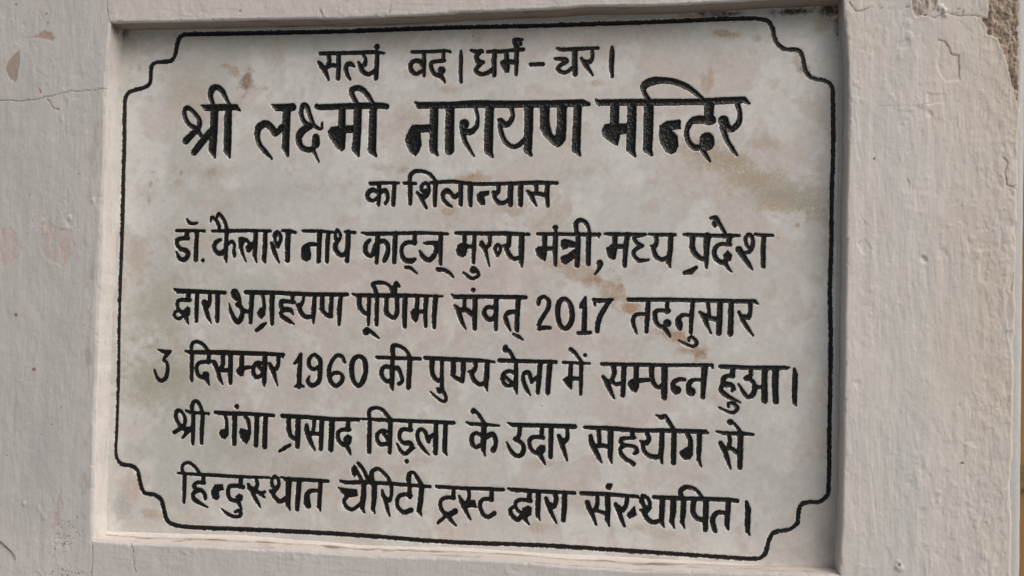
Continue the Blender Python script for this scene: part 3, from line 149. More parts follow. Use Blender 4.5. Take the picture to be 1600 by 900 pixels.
"dent":[[970.9,-280.2,5,1.6],[991.3,-272.3,7,0.8],[-52.9,-240.3,5,-1.2],[-20.2,-216.7,4,-1.0],[958.5,-525.1,5,0.6],[971.2,-554.9,6,0.5],[1003.7,-523.6,5,-0.4],[948.7,-614.9,6,-1.4],[894.1,-491.8,6,-0.6],[-102.4,-601.5,4,-1.0],[1017.7,-483.7,8,-0.8],[986.6,-3.7,5,-2.2],[990.6,-10.2,5,-1.8],[975.6,-120.7,5,1.0],[967.5,-107.9,9,-0.9],[903.5,-418.4,5,0.7],[984.2,-540.4,5,0.5],[-59.7,-249.3,7,-0.7],[953.5,-33.2,6,-0.8],[952.0,-19.0,6,-0.7]],
"root":[[-140.2,-648.8],[-132.9,-650.8],[-127.3,-655.3],[-121.7,-659.8],[-116.2,-663.5],[-112.5,-668.1],[-111.8,-672.9]],
"stain":[[165.0,-62.0,10.0,17.0,0.0,1.0],[147.4,-48.5,11.0,8.0,1.0,0.7],[135.9,-40.9,10.0,5.0,1.0,0.6],[191.0,-70.6,8.0,4.0,0.0,0.35],[91.7,-78.7,50.0,45.0,1.0,0.28],[38.7,-191.3,4.0,6.0,0.0,0.5],[36.7,-212.7,3.5,6.0,0.0,0.45],[40.0,-176.4,4.0,1.5,0.0,0.4],[16.8,-175.5,3.0,1.2,0.0,0.4],[728.1,-151.2,30.0,14.0,1.0,0.45],[757.6,-164.9,35.0,14.0,1.0,0.6],[794.2,-188.9,40.0,14.0,1.0,0.6],[819.5,-206.0,38.0,13.0,2.0,0.7],[844.6,-217.1,22.0,9.0,2.0,0.6],[816.1,-217.1,30.0,12.0,1.0,0.5],[867.5,-178.8,6.0,20.0,1.0,0.2],[591.9,-297.7,30.0,14.0,1.0,0.55],[564.9,-286.6,28.0,10.0,1.0,0.4],[552.4,-236.8,40.0,24.0,1.0,0.3],[630.2,-320.0,16.0,20.0,1.0,0.7],[653.1,-338.5,13.0,11.0,3.0,0.9],[641.5,-316.0,8.0,12.0,3.0,0.5],[707.8,-371.1,14.0,9.0,3.0,0.8],[724.2,-387.8,22.0,6.0,3.0,0.55],[735.3,-392.8,10.0,6.0,0.0,0.5],[509.4,-221.6,26.0,14.0,1.0,0.4],[457.5,-186.6,34.0,10.0,1.0,0.55],[461.4,-182.7,12.0,6.0,3.0,0.5],[430.5,-225.6,16.0,9.0,1.0,0.6],[548.0,-206.1,24.0,10.0,1.0,0.4],[755.5,-16.0,12.0,7.0,3.0,0.7],[766.5,-18.6,10.0,5.0,3.0,0.55],[795.6,-23.1,8.0,6.0,3.0,0.4],[844.9,-59.4,8.0,7.0,0.0,0.7],[841.2,-50.4,10.0,8.0,1.0,0.5],[852.1,-63.2,5.0,5.0,0.0,0.5],[13.0,-31.6,14.0,18.0,0.0,0.22],[17.8,-40.8,3.0,5.0,0.0,0.4],[0.6,-10.4,18.0,18.0,0.0,0.28],[867.1,-10.1,14.0,14.0,1.0,0.4],[842.5,-39.2,9.0,8.0,1.0,0.4],[23.8,-581.1,18.0,26.0,4.0,0.9],[51.2,-612.2,18.0,9.0,3.0,0.4],[41.0,-566.5,15.0,15.0,4.0,0.4],[11.3,-606.2,16.0,22.0,5.0,1.0],[56.1,-349.8,60.0,50.0,2.0,0.5],[72.1,-439.2,70.0,36.0,2.0,0.6],[41.6,-448.3,30.0,30.0,2.0,0.4],[165.5,-524.6,50.0,24.0,2.0,0.35],[256.3,-449.4,40.0,20.0,2.0,0.15],[368.6,-336.0,90.0,55.0,4.0,0.4],[479.7,-303.1,90.0,50.0,4.0,0.35],[566.5,-370.6,60.0,30.0,4.0,0.45],[97.2,-259.3,40.0,25.0,1.0,0.25],[23.0,-284.6,20.0,30.0,1.0,0.3],[129.5,-177.5,40.0,14.0,1.0,0.3],[79.8,-177.4,3.0,5.0,3.0,0.7],[75.7,-189.7,10.0,7.0,1.0,0.4],[120.8,-177.5,10.0,8.0,0.0,0.3],[300.7,-238.0,25.0,8.0,4.0,0.5],[800.8,-146.5,22.0,10.0,1.0,0.35],[598.6,-33.3,35.0,18.0,1.0,0.15],[296.0,-54.0,15.0,10.0,1.0,0.25],[394.4,-52.1,30.0,14.0,1.0,0.5],[427.2,-76.4,18.0,7.0,3.0,0.35],[379.6,-115.2,26.0,30.0,1.0,0.3],[314.1,-114.4,10.0,20.0,1.0,0.4],[489.7,-22.8,14.0,10.0,1.0,0.35],[461.8,-15.8,9.0,7.0,0.0,0.3],[361.1,-19.5,20.0,10.0,1.0,0.25],[607.0,-72.0,12.0,6.0,1.0,0.4],[738.0,-74.4,10.0,12.0,3.0,0.5],[741.5,-63.2,5.0,12.0,3.0,0.3],[464.9,-349.8,25.0,8.0,1.0,0.4],[595.5,-282.4,12.0,6.0,1.0,0.4],[675.9,-595.9,26.0,9.0,1.0,0.35],[547.9,-603.1,16.0,12.0,1.0,0.4],[405.4,-529.8,18.0,7.0,1.0,0.25],[733.7,-533.7,18.0,5.0,1.0,0.2],[554.1,-527.0,24.0,8.0,1.0,0.3],[812.5,-504.3,40.0,40.0,5.0,0.2],[848.6,-560.9,30.0,60.0,5.0,0.25],[877.1,-599.1,16.0,22.0,5.0,0.45],[842.2,-612.0,30.0,10.0,5.0,0.25],[216.0,-202.1,60.0,14.0,5.0,0.22],[372.9,-174.5,12.0,6.0,0.0,0.4],[345.1,-172.0,16.0,7.0,0.0,0.3],[856.9,-363.9,20.0,40.0,5.0,0.15],[250.7,-552.6,40.0,20.0,2.0,0.3],[255.3,-409.7,30.0,10.0,1.0,0.2],[681.8,-502.6,60.0,20.0,4.0,0.2],[473.1,11.4,22.0,6.0,6.0,1.0],[461.1,15.7,12.0,8.0,6.0,0.8],[740.5,8.6,30.0,7.0,6.0,0.7],[762.5,6.4,18.0,5.0,6.0,0.6],[703.5,12.8,24.0,5.0,6.0,0.7],[834.8,7.2,30.0,6.0,6.0,0.8],[877.5,10.3,16.0,16.0,6.0,1.0],[884.8,-10.6,6.0,24.0,6.0,0.6],[273.5,10.1,9.0,5.0,6.0,0.6],[197.2,13.2,12.0,3.0,6.0,0.5],[582.4,13.5,50.0,4.0,6.0,0.5],[628.3,13.6,20.0,5.0,6.0,0.6],[360.5,4.4,60.0,4.0,6.0,0.25],[35.7,12.0,40.0,3.0,6.0,0.5],[-3.5,4.8,6.0,8.0,6.0,0.8],[714.7,3.3,20.0,6.0,3.0,0.6],[461.6,-4.8,10.0,10.0,1.0,0.4]],
"sdot":[[22.7,-219.4,1.1,3],[57.1,-213.5,1.0,6],[126.7,-258.3,0.9,6],[58.5,-258.8,0.6,6],[163.3,-122.3,0.9,6],[456.9,-11.0,1.4,6],[615.8,-53.7,0.9,6],[549.7,-458.0,0.9,6],[164.6,-135.4,0.7,6],[256.8,-312.5,0.7,6],[136.0,-453.4,0.8,6],[656.6,-1.8,1.2,6],[705.2,-2.8,0.8,6],[717.1,-3.3,0.9,6],[460.9,-603.3,0.8,6],[585.2,-597.2,0.7,6],[767.8,-2.8,1.2,6],[481.3,-377.3,1,1],[437.2,-386.1,1.2,1],[820.9,-255.6,1.6,3],[814.6,-269.0,1.0,3],[842.1,-240.7,4,1],[731.1,-608.3,1,3],[550.5,-458.0,0.7,6],[95.5,-232.3,1,3],[71.4,8.5,0.5,6],[74.0,9.3,0.4,6],[760.2,-455.0,0.8,6],[575.0,-457.1,0.7,6]],
"band":[[731.8,-151.2],[772.3,-173.9],[808.6,-194.9],[844.5,-211.2],[869.5,-224.4]],
"trail":[[566.6,-292.7],[588.1,-297.8],[614.9,-308.8],[631.1,-325.3],[649.4,-340.0],[664.5,-353.3],[698.2,-369.1],[720.5,-382.0],[733.1,-393.6]],
"crack2":[[[1034.9,10.2],[1035.9,-5.3],[1035.3,-17.9],[1028.8,-17.0]],[[1043.9,-38.5],[1047.2,-45.6],[1052.5,-61.1],[1055.8,-71.6]],[[953.2,0.2],[955.9,-4.2],[958.0,-12.0],[966.7,-13.0],[974.7,-11.1]]],
"faint":[4,8,17,20,21,22,23,7]}

DEPTH = D['d']                              # how far the slab's face lies behind the wall's face
rng_global = np.random.default_rng(7)

# ------------------------------------------------------------------ helpers
def vnoise(x, y, seed):
    """smooth value noise in -1..1 at lattice spacing 1"""
    r = np.random.default_rng(seed)
    T = r.uniform(-1, 1, (256, 256)).astype(np.float32)
    xi = np.floor(x).astype(np.int64); yi = np.floor(y).astype(np.int64)
    fx = (x - xi).astype(np.float32); fy = (y - yi).astype(np.float32)
    fx = fx * fx * fx * (fx * (fx * 6 - 15) + 10); fy = fy * fy * fy * (fy * (fy * 6 - 15) + 10)
    a = T[yi & 255, xi & 255]; b = T[yi & 255, (xi + 1) & 255]
    c = T[(yi + 1) & 255, xi & 255]; d = T[(yi + 1) & 255, (xi + 1) & 255]
    return (a + (b - a) * fx) * (1 - fy) + (c + (d - c) * fx) * fy

def fbm(x, y, sx, sy, octaves, seed, gain=0.5):
    out = 0; amp = 1.0; tot = 0
    for k in range(octaves):
        out = out + amp * vnoise(x / sx * 2 ** k + 17.3 * k + seed, y / sy * 2 ** k + 9.1 * k, seed + k)
        tot += amp; amp *= gain
    return out / tot

def sstep(a, b, x):
    t = np.clip((x - a) / (b - a), 0, 1)
    return t * t * (3 - 2 * t)

def catmull(P, closed=False, n=6):
    P = np.asarray(P, float)
    if len(P) < 3 and not closed:
        return P
    Q = np.vstack([P[-1], P, P[:2]]) if closed else np.vstack([2 * P[0] - P[1], P, 2 * P[-1] - P[-2]])
    out = []
    for i in range(1, len(Q) - 2):
        a, b, c, d = Q[i - 1], Q[i], Q[i + 1], Q[i + 2]
        for t in np.arange(n) / n:
            out.append(.5 * (2 * b + (c - a) * t + (2 * a - 5 * b + 4 * c - d) * t * t + (3 * b - a - 3 * c + d) * t ** 3))
    out.append(Q[-2]); out = np.array(out)
    if out.shape[1] > 2:
        out[:, 2] = np.maximum(out[:, 2], P[:, 2].min())
    return out

def sd_line(px, py, P):
    P = np.asarray(P, float)
    if P.shape[1] == 2:
        P = np.hstack([P, np.zeros((len(P), 1))])
    if len(P) == 1:
        return np.hypot(px - P[0][0], py - P[0][1]) - P[0][2] / 2
    d = np.full(px.shape, 1e9)
    for a, b in zip(P[:-1], P[1:]):
        e = (b - a)[:2]
        t = np.clip(((px - a[0]) * e[0] + (py - a[1]) * e[1]) / (e @ e + 1e-12), 0, 1)
        d = np.minimum(d, np.hypot(px - a[0] - t * e[0], py - a[1] - t * e[1]) - (a[2] + t * (b[2] - a[2])) / 2)
    return d

def sd_poly(px, py, pts):
    P = np.asarray(pts, float)[:, :2]
    d = np.full(px.shape, 1e18); inside = np.zeros(px.shape, bool)
    for i in range(len(P)):
        a, b = P[i], P[(i + 1) % len(P)]
        e = b - a
        t = np.clip(((px - a[0]) * e[0] + (py - a[1]) * e[1]) / (e @ e + 1e-12), 0, 1)
        d = np.minimum(d, (px - a[0] - t * e[0]) ** 2 + (py - a[1] - t * e[1]) ** 2)
        c = (a[1] > py) != (b[1] > py)
        if abs(e[1]) > 1e-12:
            inside ^= c & (px < e[0] * (py - a[1]) / e[1] + a[0])
    d = np.sqrt(d)
    return np.where(inside, -d, d)

def smin(a, b, k):
    h = np.clip(0.5 + 0.5 * (b - a) / k, 0, 1)
    return b + (a - b) * h - k * h * (1 - h)

def window(X, Z, xs, zs, pts, m):
    P = np.asarray(pts, float)
    i0, i1 = np.searchsorted(xs, [P[:, 0].min() - m, P[:, 0].max() + m])
    j0, j1 = np.searchsorted(zs, [P[:, 1].min() - m, P[:, 1].max() + m])
    return slice(j0, j1), slice(i0, i1)

def mesh_obj(name, V, F, material, parent=None, base=(0, 0, 0), color=None, smooth=True):
    """V (n,3) metres in world space, F (m,4) quads; parts keep coordinates relative to their thing's base"""
    me = bpy.data.meshes.new(name)
    V = np.asarray(V, np.float32) - np.asarray(base, np.float32)
    F = np.asarray(F, np.int32)
    me.vertices.add(len(V)); me.vertices.foreach_set('co', V.ravel())
    me.loops.add(F.size); me.loops.foreach_set('vertex_index', F.ravel())
    me.polygons.add(len(F)); me.polygons.foreach_set('loop_start', np.arange(0, F.size, F.shape[1], dtype=np.int32))
    me.update(calc_edges=True)
    me.polygons.foreach_set('use_smooth', np.full(len(F), smooth))
    if color is not None:
        at = me.color_attributes.new('col', 'FLOAT_COLOR', 'POINT')
        c = np.ones((len(V), 4), np.float32); c[:, :color.shape[1]] = color
        at.data.foreach_set('color', c.ravel())
    me.validate()
    me.materials.append(material)
    o = bpy.data.objects.new(name, me)
    COL.objects.link(o)
    if parent is not None:
        o.parent = parent
    else:
        o.location = base
    return o

def thing(name, label, cat, loc, group=None):
    o = bpy.data.objects.new(name, None)
    o.empty_display_size = 0.05
    o.location = loc
    o['label'] = label; o['category'] = cat
    if group: o['group'] = group
    COL.objects.link(o)
    return o

def grid_faces(nz, nx):
    i = np.arange(nz * nx, dtype=np.int32).reshape(nz, nx)
    # counter-clockwise seen from -Y with x to the right and z growing with the row
    return np.stack([i[:-1, :-1], i[:-1, 1:], i[1:, 1:], i[1:, :-1]], -1).reshape(-1, 4)

def compact(V, F, *att):
    u, inv = np.unique(F, return_inverse=True)
    return (V[u], inv.reshape(F.shape)) + tuple(a[u] for a in att)

# ------------------------------------------------------------------ materials
def new_mat(name):
    m = bpy.data.materials.new(name); m.use_nodes = True
    nt = m.node_tree
    return m, nt, nt.nodes['Principled BSDF']

def node(nt, kind, **kw):
    n = nt.nodes.new(kind)
    for k, v in kw.items():
        setattr(n, k, v)
    return n

def noise(nt, scale, detail=4.0, rough=0.55, stretch=None):
    co = node(nt, 'ShaderNodeTexCoord')
    n = node(nt, 'ShaderNodeTexNoise')
    n.inputs['Scale'].default_value = scale; n.inputs['Detail'].default_value = detail
    n.inputs['Roughness'].default_value = rough
    if stretch:
        mp = node(nt, 'ShaderNodeMapping')
        mp.inputs['Scale'].default_value = stretch
        nt.links.new(co.outputs['Object'], mp.inputs['Vector']); nt.links.new(mp.outputs['Vector'], n.inputs['Vector'])
    else:
        nt.links.new(co.outputs['Object'], n.inputs['Vector'])
    return n.outputs['Fac']

def ramp(nt, fac, stops):
    r = node(nt, 'ShaderNodeValToRGB')
    while len(r.color_ramp.elements) < len(stops):
        r.color_ramp.elements.new(0.5)
    for e, (p, c) in zip(r.color_ramp.elements, stops):
        e.position = p; e.color = (c[0], c[1], c[2], 1)
    nt.links.new(fac, r.inputs['Fac'])
    return r.outputs['Color']

def mult(nt, a, b, fac=1.0):
    m = node(nt, 'ShaderNodeMix', data_type='RGBA', blend_type='MULTIPLY')
    m.inputs[0].default_value = fac
    for s, sock in ((a, m.inputs[6]), (b, m.inputs[7])):
        if isinstance(s, tuple): sock.default_value = s
        else: nt.links.new(s, sock)
    return m.outputs[2]

def bump(nt, bsdf, layers):
    prev = None
    for fac, strength, dist in layers:
        b = node(nt, 'ShaderNodeBump')
        b.inputs['Strength'].default_value = strength; b.inputs['Distance'].default_value = dist
        nt.links.new(fac, b.inputs['Height'])
        if prev: nt.links.new(prev, b.inputs['Normal'])
        prev = b.outputs['Normal']
    nt.links.new(prev, bsdf.inputs['Normal'])

def attr(nt):
    a = node(nt, 'ShaderNodeVertexColor', layer_name='col')
    return a.outputs['Color']

# marble: colour clouds and stains are per-point, fine crystal grain comes from nodes
MARBLE, nt, b = new_mat('marble')
g = ramp(nt, noise(nt, 700, 3, 0.6), [(0.3, (0.90, 0.90, 0.90)), (0.7, (1.07, 1.07, 1.07))])
g2 = ramp(nt, noise(nt, 160, 5, 0.65), [(0.3, (0.93, 0.925, 0.92)), (0.72, (1.04, 1.04, 1.04))])
nt.links.new(mult(nt, mult(nt, attr(nt), g), g2), b.inputs['Base Color'])
nt.links.new(ramp(nt, noise(nt, 60, 4), [(0.3, (0.38,) * 3), (0.7, (0.55,) * 3)]), b.inputs['Roughness'])
b.inputs['Specular IOR Level'].default_value = 0.4
bump(nt, b, [(noise(nt, 900, 3, 0.6), 0.12, 0.0004), (noise(nt, 60, 4), 0.12, 0.001)])

# thick black enamel paint in the carved strokes
PAINT, nt, b = new_mat('black_paint')
c = ramp(nt, noise(nt, 420, 4, 0.65), [(0.35, (0.003, 0.0029, 0.0028)), (0.58, (0.007, 0.0068, 0.0066)), (0.76, (0.045, 0.043, 0.041))])
nt.links.new(c, b.inputs['Base Color'])
nt.links.new(ramp(nt, noise(nt, 250, 3), [(0.3, (0.26,) * 3), (0.7, (0.5,) * 3)]), b.inputs['Roughness'])
b.inputs['Specular IOR Level'].default_value = 0.4
bump(nt, b, [(noise(nt, 650, 3, 0.6), 0.35, 0.0006), (noise(nt, 200, 3), 0.3, 0.001)])

# brushed limewash on plaster
PLASTER, nt, b = new_mat('limewashed_plaster')
st = noise(nt, 1.0, 4, 0.6, (560, 560, 26))
st2 = noise(nt, 1.0, 3, 0.5, (180, 180, 9))
v = ramp(nt, st, [(0.28, (0.93, 0.93, 0.935)), (0.7, (1.03, 1.03, 1.03))])
v2 = ramp(nt, st2, [(0.3, (0.965, 0.965, 0.97)), (0.7, (1.025, 1.022, 1.015))])
v3 = ramp(nt, noise(nt, 350, 5, 0.65), [(0.25, (0.93, 0.925, 0.92)), (0.55, (1.01, 1.01, 1.01))])
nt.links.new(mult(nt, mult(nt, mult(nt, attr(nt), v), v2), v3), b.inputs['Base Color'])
b.inputs['Roughness'].default_value = 0.72
b.inputs['Specular IOR Level'].default_value = 0.3
bump(nt, b, [(st, 0.30, 0.0009), (noise(nt, 320, 5, 0.6), 0.22, 0.0009)])

# same limewash on the reveals and mortar, without the brush direction
MORTAR, nt, b = new_mat('limewashed_mortar')
v3 = ramp(nt, noise(nt, 220, 5, 0.65), [(0.25, (0.9, 0.89, 0.88)), (0.6, (1.02, 1.02, 1.02))])
nt.links.new(mult(nt, attr(nt), v3), b.inputs['Base Color'])
b.inputs['Roughness'].default_value = 0.75
b.inputs['Specular IOR Level'].default_value = 0.3
bump(nt, b, [(noise(nt, 260, 5, 0.6), 0.3, 0.0012), (noise(nt, 70, 4), 0.25, 0.002)])

def plain(name, col, rough, scale, var, bumpd=0.0006, stretch=None):
    m, nt, b = new_mat(name)
    lo = tuple(c * (1 - var) for c in col); hi = tuple(min(1, c * (1 + var)) for c in col)
    f = noise(nt, scale, 5, 0.6, stretch)
    nt.links.new(ramp(nt, f, [(0.3, lo), (0.7, hi)]), b.inputs['Base Color'])
    b.inputs['Roughness'].default_value = rough
    bump(nt, b, [(f, 0.3, bumpd)])
    return m

# ------------------------------------------------------------------ edge curves of the recess (mm, x right, z up from the border's top)
def curve_of(pts, axis):
    P = np.asarray(pts, float); o = np.argsort(P[:, axis]); P = P[o]
    return lambda t: np.interp(t, P[:, axis], P[:, 1 - axis])
EL = curve_of(D['edge_l'], 1); ER = curve_of(D['edge_r'], 1)
ET = curve_of(D['edge_t'], 0); EB = curve_of(D['edge_b'], 0)
def wob(t, seed, a=0.5):
    t = np.asarray(t, float)
    return a * (fbm(t, t * 0, 14, 14, 3, seed) + 1.3 * fbm(t, t * 0, 60, 60, 2, seed + 40))
fL = lambda z: EL(z) + wob(z, 31, .45)
fR = lambda z: ER(z) + wob(z, 32, .55)
fT = lambda x: ET(x) + wob(x, 33, .35)
fB = lambda x: EB(x) + wob(x, 34, .45)

# ------------------------------------------------------------------ the wall: plaster face with a rectangular recess
WALL = thing('plastered_wall', 'whitewashed plaster wall and pier framing the marble plaque, its paint cracked and flaking on the right', 'wall', (0.44, -DEPTH, Z0 - 0.9))
WB = np.array(WALL.location)

def axis(stops):
    out = []
    for a, bb, st_ in stops:
        n = max(2, int(round((bb - a) / st_)) + 1)
        out.append(np.linspace(a, bb, n)[:-1])
    return np.concatenate(out + [[stops[-1][1]]])
XS = axis([(-620, -190, 8), (-190, -20, 1.0), (-20, -4, .5), (-4, 884, 1.1), (884, 900, .5), (900, 1068, .85)])
ZS = axis([(-1150, -720, 8), (-720, -655, 1.0), (-655, -628, .6), (-628, 0, 1.1), (0, 16, .5), (16, 60, 1.0), (60, 420, 8)])
RX = curve_of(D['rag'], 1)                 # ragged right-hand end of the plaster coat

def build_face():
    X, Z = np.meshgrid(XS, ZS)
    nz, nx = X.shape
    # warp the lattice so that lattice lines follow the recess edges and the ragged end
    l0, r0, t0, b0 = -8.0, 889.0, 7.0, -640.0
    il = np.argmin(abs(XS - l0)); ir = np.argmin(abs(XS - r0)); jt = np.argmin(abs(ZS - t0)); jb = np.argmin(abs(ZS - b0))
    zc = np.clip(ZS, b0 - 40, t0 + 40); xc = np.clip(XS, l0 - 40, r0 + 40)
    zin = np.clip(ZS, b0, t0); xin = np.clip(XS, l0, r0)
    wl = np.exp(-((XS - l0) / 12) ** 2); wr = np.exp(-((XS - r0) / 12) ** 2)
    wt = np.exp(-((ZS - t0) / 9) ** 2); wb_ = np.exp(-((ZS - b0) / 9) ** 2)
    X = X + wl[None, :] * (fL(zin) - XS[il])[:, None] + wr[None, :] * (fR(zin) - XS[ir])[:, None]
    Z = Z + wt[:, None] * (fT(xin) - ZS[jt])[None, :] + wb_[:, None] * (fB(xin) - ZS[jb])[None, :]
    we = sstep(1000, 1068, XS)
    end = RX(ZS) + 1.1 * fbm(ZS, ZS * 0, 9, 9, 3, 55) + 0.8 * vnoise(ZS / 22, ZS * 0, 57)
    X = X + we[None, :] * (end - 1068)[:, None]
    H = np.zeros(X.shape)                  # mm, positive towards the viewer
    # trowel undulation, brush drag, lumps
    H += 1.1 * fbm(X, Z, 90, 120, 3, 101) + 0.42 * fbm(X, Z, 14, 22, 3, 102)
    rzone = sstep(860, 900, X)
    horiz = np.maximum(sstep(4, 9, Z) * sstep(905, 870, X) * sstep(-12, -4, X), sstep(-638, -646, Z) * sstep(900, 870, X) * sstep(-20, 60, X))
    patch = np.clip(.55 + .9 * fbm(X, Z, 50, 70, 2, 107), .12, 1.1)
    drag = (fbm(X + .12 * Z, Z, 2.8, 48, 3, 103) * .6 + fbm(X, Z, 6.5, 80, 2, 108) * .5) * (1 - horiz) + .8 * fbm(X, Z + .06 * X, 50, 3.2, 3, 109) * horiz
    H += 0.38 * drag * patch * (0.7 + .5 * sstep(860, 900, X))
    pim = fbm(X, Z, 7.5, 9.5, 2, 114)
    bump_zone = np.clip(.25 + .9 * fbm(X, Z, 60, 80, 2, 115) + .35 * rzone, 0, 1)
    H += bump_zone * (0.50 * sstep(.34, .62, pim) - .36 * sstep(.42, .66, -pim))
    H += 0.10 * fbm(X, Z, 3.2, 4.0, 2, 104)
    rough_zone = sstep(1000, 1045, X) * 0.8 + sstep(-30, 5, Z) * sstep(900, 960, X) * 0.6
    H += (.25 + rough_zone) * 0.5 * fbm(X, Z, 6, 11, 3, 105)
    # little flakes of paint lifted or missing
    fl = fbm(X, Z, 8, 15, 4, 106, .6)
    H -= 0.36 * sstep(0.28, 0.31, fl) * (0.16 + .75 * rough_zone)
    fl2 = fbm(X, Z, 16, 24, 4, 126, .6)
    H += 0.28 * sstep(0.27, 0.295, fl2) * (0.15 + .8 * rough_zone + .35 * rzone)
    # colour of the wall face: greyer and darker left, cream to warm on the pier
    n1 = fbm(X, Z, 130, 170, 3, 110); n2 = fbm(X, Z, 30, 60, 3, 111); n3 = fbm(X, Z, 5, 60, 2, 112)
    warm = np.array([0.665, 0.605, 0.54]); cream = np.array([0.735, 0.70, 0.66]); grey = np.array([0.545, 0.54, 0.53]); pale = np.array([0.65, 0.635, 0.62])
    right = sstep(870, 900, X)
    w_ = np.clip(0.12 + 0.85 * sstep(955, 1055, X) + 0.2 * n1 + 0.3 * n2 + 0.3 * n3 + 0.2 * sstep(-200, 20, Z) - .25 * sstep(-350, -640, Z), 0, 1)[..., None]
    C = cream * (1 - w_) + warm * w_
    gl = np.clip(0.75 * np.exp(-((X - 945 - 15 * n1) / 32) ** 2) - 0.4 * n2 + 0.7 * n3 + .25 * sstep(-300, -650, Z), 0, 1)[..., None] * 0.8
    C = C * (1 - gl) + np.array([0.63, 0.635, 0.62]) * gl
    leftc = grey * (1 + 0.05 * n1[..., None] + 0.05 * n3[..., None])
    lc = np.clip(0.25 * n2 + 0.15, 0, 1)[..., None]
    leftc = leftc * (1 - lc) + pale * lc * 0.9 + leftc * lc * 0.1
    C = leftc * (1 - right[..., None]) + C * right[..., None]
    # lintel: cleaner, pinker coat left of the pier
    lint = (sstep(2, 8, Z) * sstep(-8, -2, X) * (1 - right))[..., None]
    C = C * (1 - lint) + np.array([0.635, 0.605, 0.58]) * (1 + .06 * n2[..., None]) * lint
    # bottom sill front: cool grey wash
    low = (sstep(-636, -646, Z) * (1 - right))[..., None]
    C = C * (1 - low) + np.array([0.605, 0.595, 0.585]) * (1 + .06 * n2[..., None]) * low
    def blend(mask, col, C):
        m = np.clip(mask, 0, 1)[..., None]
        return C * (1 - m) + np.asarray(col) * m
    jag = 1.3 * fbm(X, Z, 7, 7, 3, 120)
    # places where the coat has come off down to coarse brown plaster
    for k, pl in enumerate(D['rough']):
        s = window(X, Z, XS, ZS, pl, 20)
        sd = sd_poly(X[s], Z[s], pl) + jag[s]
        inn = sstep(0.5, -1.2, sd)
        ro = fbm(X[s], Z[s], 4.6, 7.0, 4, 130 + k, .72)
        ro2 = fbm(X[s], Z[s], 5, 40, 3, 133)
        H[s] += inn * (-2.0 + (3.8 * ro + 1.5 * ro2) * (1 if k == 0 else .6)) + 0.5 * np.exp(-(sd / 2.0) ** 2) * (sd > 0)
        base = np.array([0.405, 0.33, 0.265]) if k == 0 else np.array([0.53, 0.475, 0.425])
        cc = base * (1 + 0.5 * ro[..., None] + .2 * ro2[..., None])
        m = inn[..., None]
        C[s] = C[s] * (1 - m) + cc * m
    for k, pl in enumerate(D['flake']):
        s = window(X, Z, XS, ZS, pl, 10)
        sd = sd_poly(X[s], Z[s], pl) + .9 * jag[s] + .5 * fbm(X[s], Z[s], 2.5, 2.5, 2, 124)
        H[s] += -0.6 * sstep(0.9, -0.9, sd)
    for k, pl in enumerate(D['peel']):
        s = window(X, Z, XS, ZS, pl, 16)
        sd = sd_poly(X[s], Z[s], pl) + 2.2 * jag[s] + 6 * fbm(X[s], Z[s], 12, 20, 3, 146, .6)
        m = sstep(1.0, -1.5, sd)
        H[s] += -0.35 * m
        cut = sstep(.35, .1, fbm(X[s], Z[s], 5, 9, 3, 141 + k))
        C[s] = blend(m * (0.35 + .5 * cut) * (.8 + .6 * vnoise(X[s] / 2.2, Z[s] / 18, 143)), (0.56, 0.475, 0.445), C[s])
    for k, pl in enumerate(D['chip']):
        s = window(X, Z, XS, ZS, pl, 10)
        sd = sd_poly(X[s], Z[s], pl) + .35 * jag[s]
        m = sstep(0.35, -0.35, sd) if k != 1 else sstep(1.6, -2.2, sd + 2.5 * fbm(X[s], Z[s], 5, 3, 3, 147)) * .85
        H[s] += -0.6 * m
        C[s] = blend(m, (0.40, 0.335, 0.285) if k == 0 else (0.42, 0.30, 0.23), C[s])
    for k, pl in enumerate(D['crack'] + D['crack2']):
        wt_ = .4 if k in D['faint'] else 1.0
        s = window(X, Z, XS, ZS, pl, 10)
        wobx = 1.5 * fbm(X[s], Z[s], 7, 7, 3, 150 + k, .6); wobz = 1.5 * fbm(X[s], Z[s], 7, 7, 3, 190 + k, .6)
        sd = sd_line(X[s] + wobx, Z[s] + wobz, pl)
        wd = 0.62 * (0.8 + 0.35 * vnoise(X[s] / 12, Z[s] / 12, 77 + k))
        m = wt_ * np.exp(-(sd / wd) ** 2)
        H[s] += -1.0 * m
        C[s] = blend(0.75 * m, (0.16, 0.115, 0.09), C[s])
    for x, z, r, a in D['dent']:
        s = window(X, Z, XS, ZS, [(x, z)], r * 2.5)
        rr = np.hypot(X[s] - x, (Z[s] - z) * .85) / r + .25 * vnoise(X[s] / 3, Z[s] / 3, 5)
        H[s] -= a * np.exp(-(rr * 1.5) ** 4)
    for x, z, r, t in D['dot']:
        s = window(X, Z, XS, ZS, [(x, z)], r * 3 + 2)
        rr = np.hypot(X[s] - x, (Z[s] - z) * 1.2) + .45 * vnoise(X[s] / .9, Z[s] / .9, 8)
        m = sstep(r * 1.0, r * .55, rr)
        C[s] = blend(.85 * m, (0.20, 0.085, 0.05) if t else (0.06, 0.052, 0.048), C[s])
        if not t: H[s] -= .5 * m
    # grime creeping along the recess' left edge and in the top left corner
    gm = sstep(.0, .5, fbm(X, Z, 10, 26, 3, 160)) * np.exp(-((X + 20) / 9) ** 2) * (Z < 5)
    C = blend(.45 * gm, (0.36, 0.31, 0.27), C)
    g2 = sstep(.15, .5, fbm(X, Z, 5, 40, 3, 162)) * np.exp(-((X - 8) / 5) ** 2) * (Z > 5)
    C = blend(.6 * g2, (0.30, 0.25, 0.22), C)
    # rounded arrises towards the recess (distance measured in lattice space)
    R = 3.0
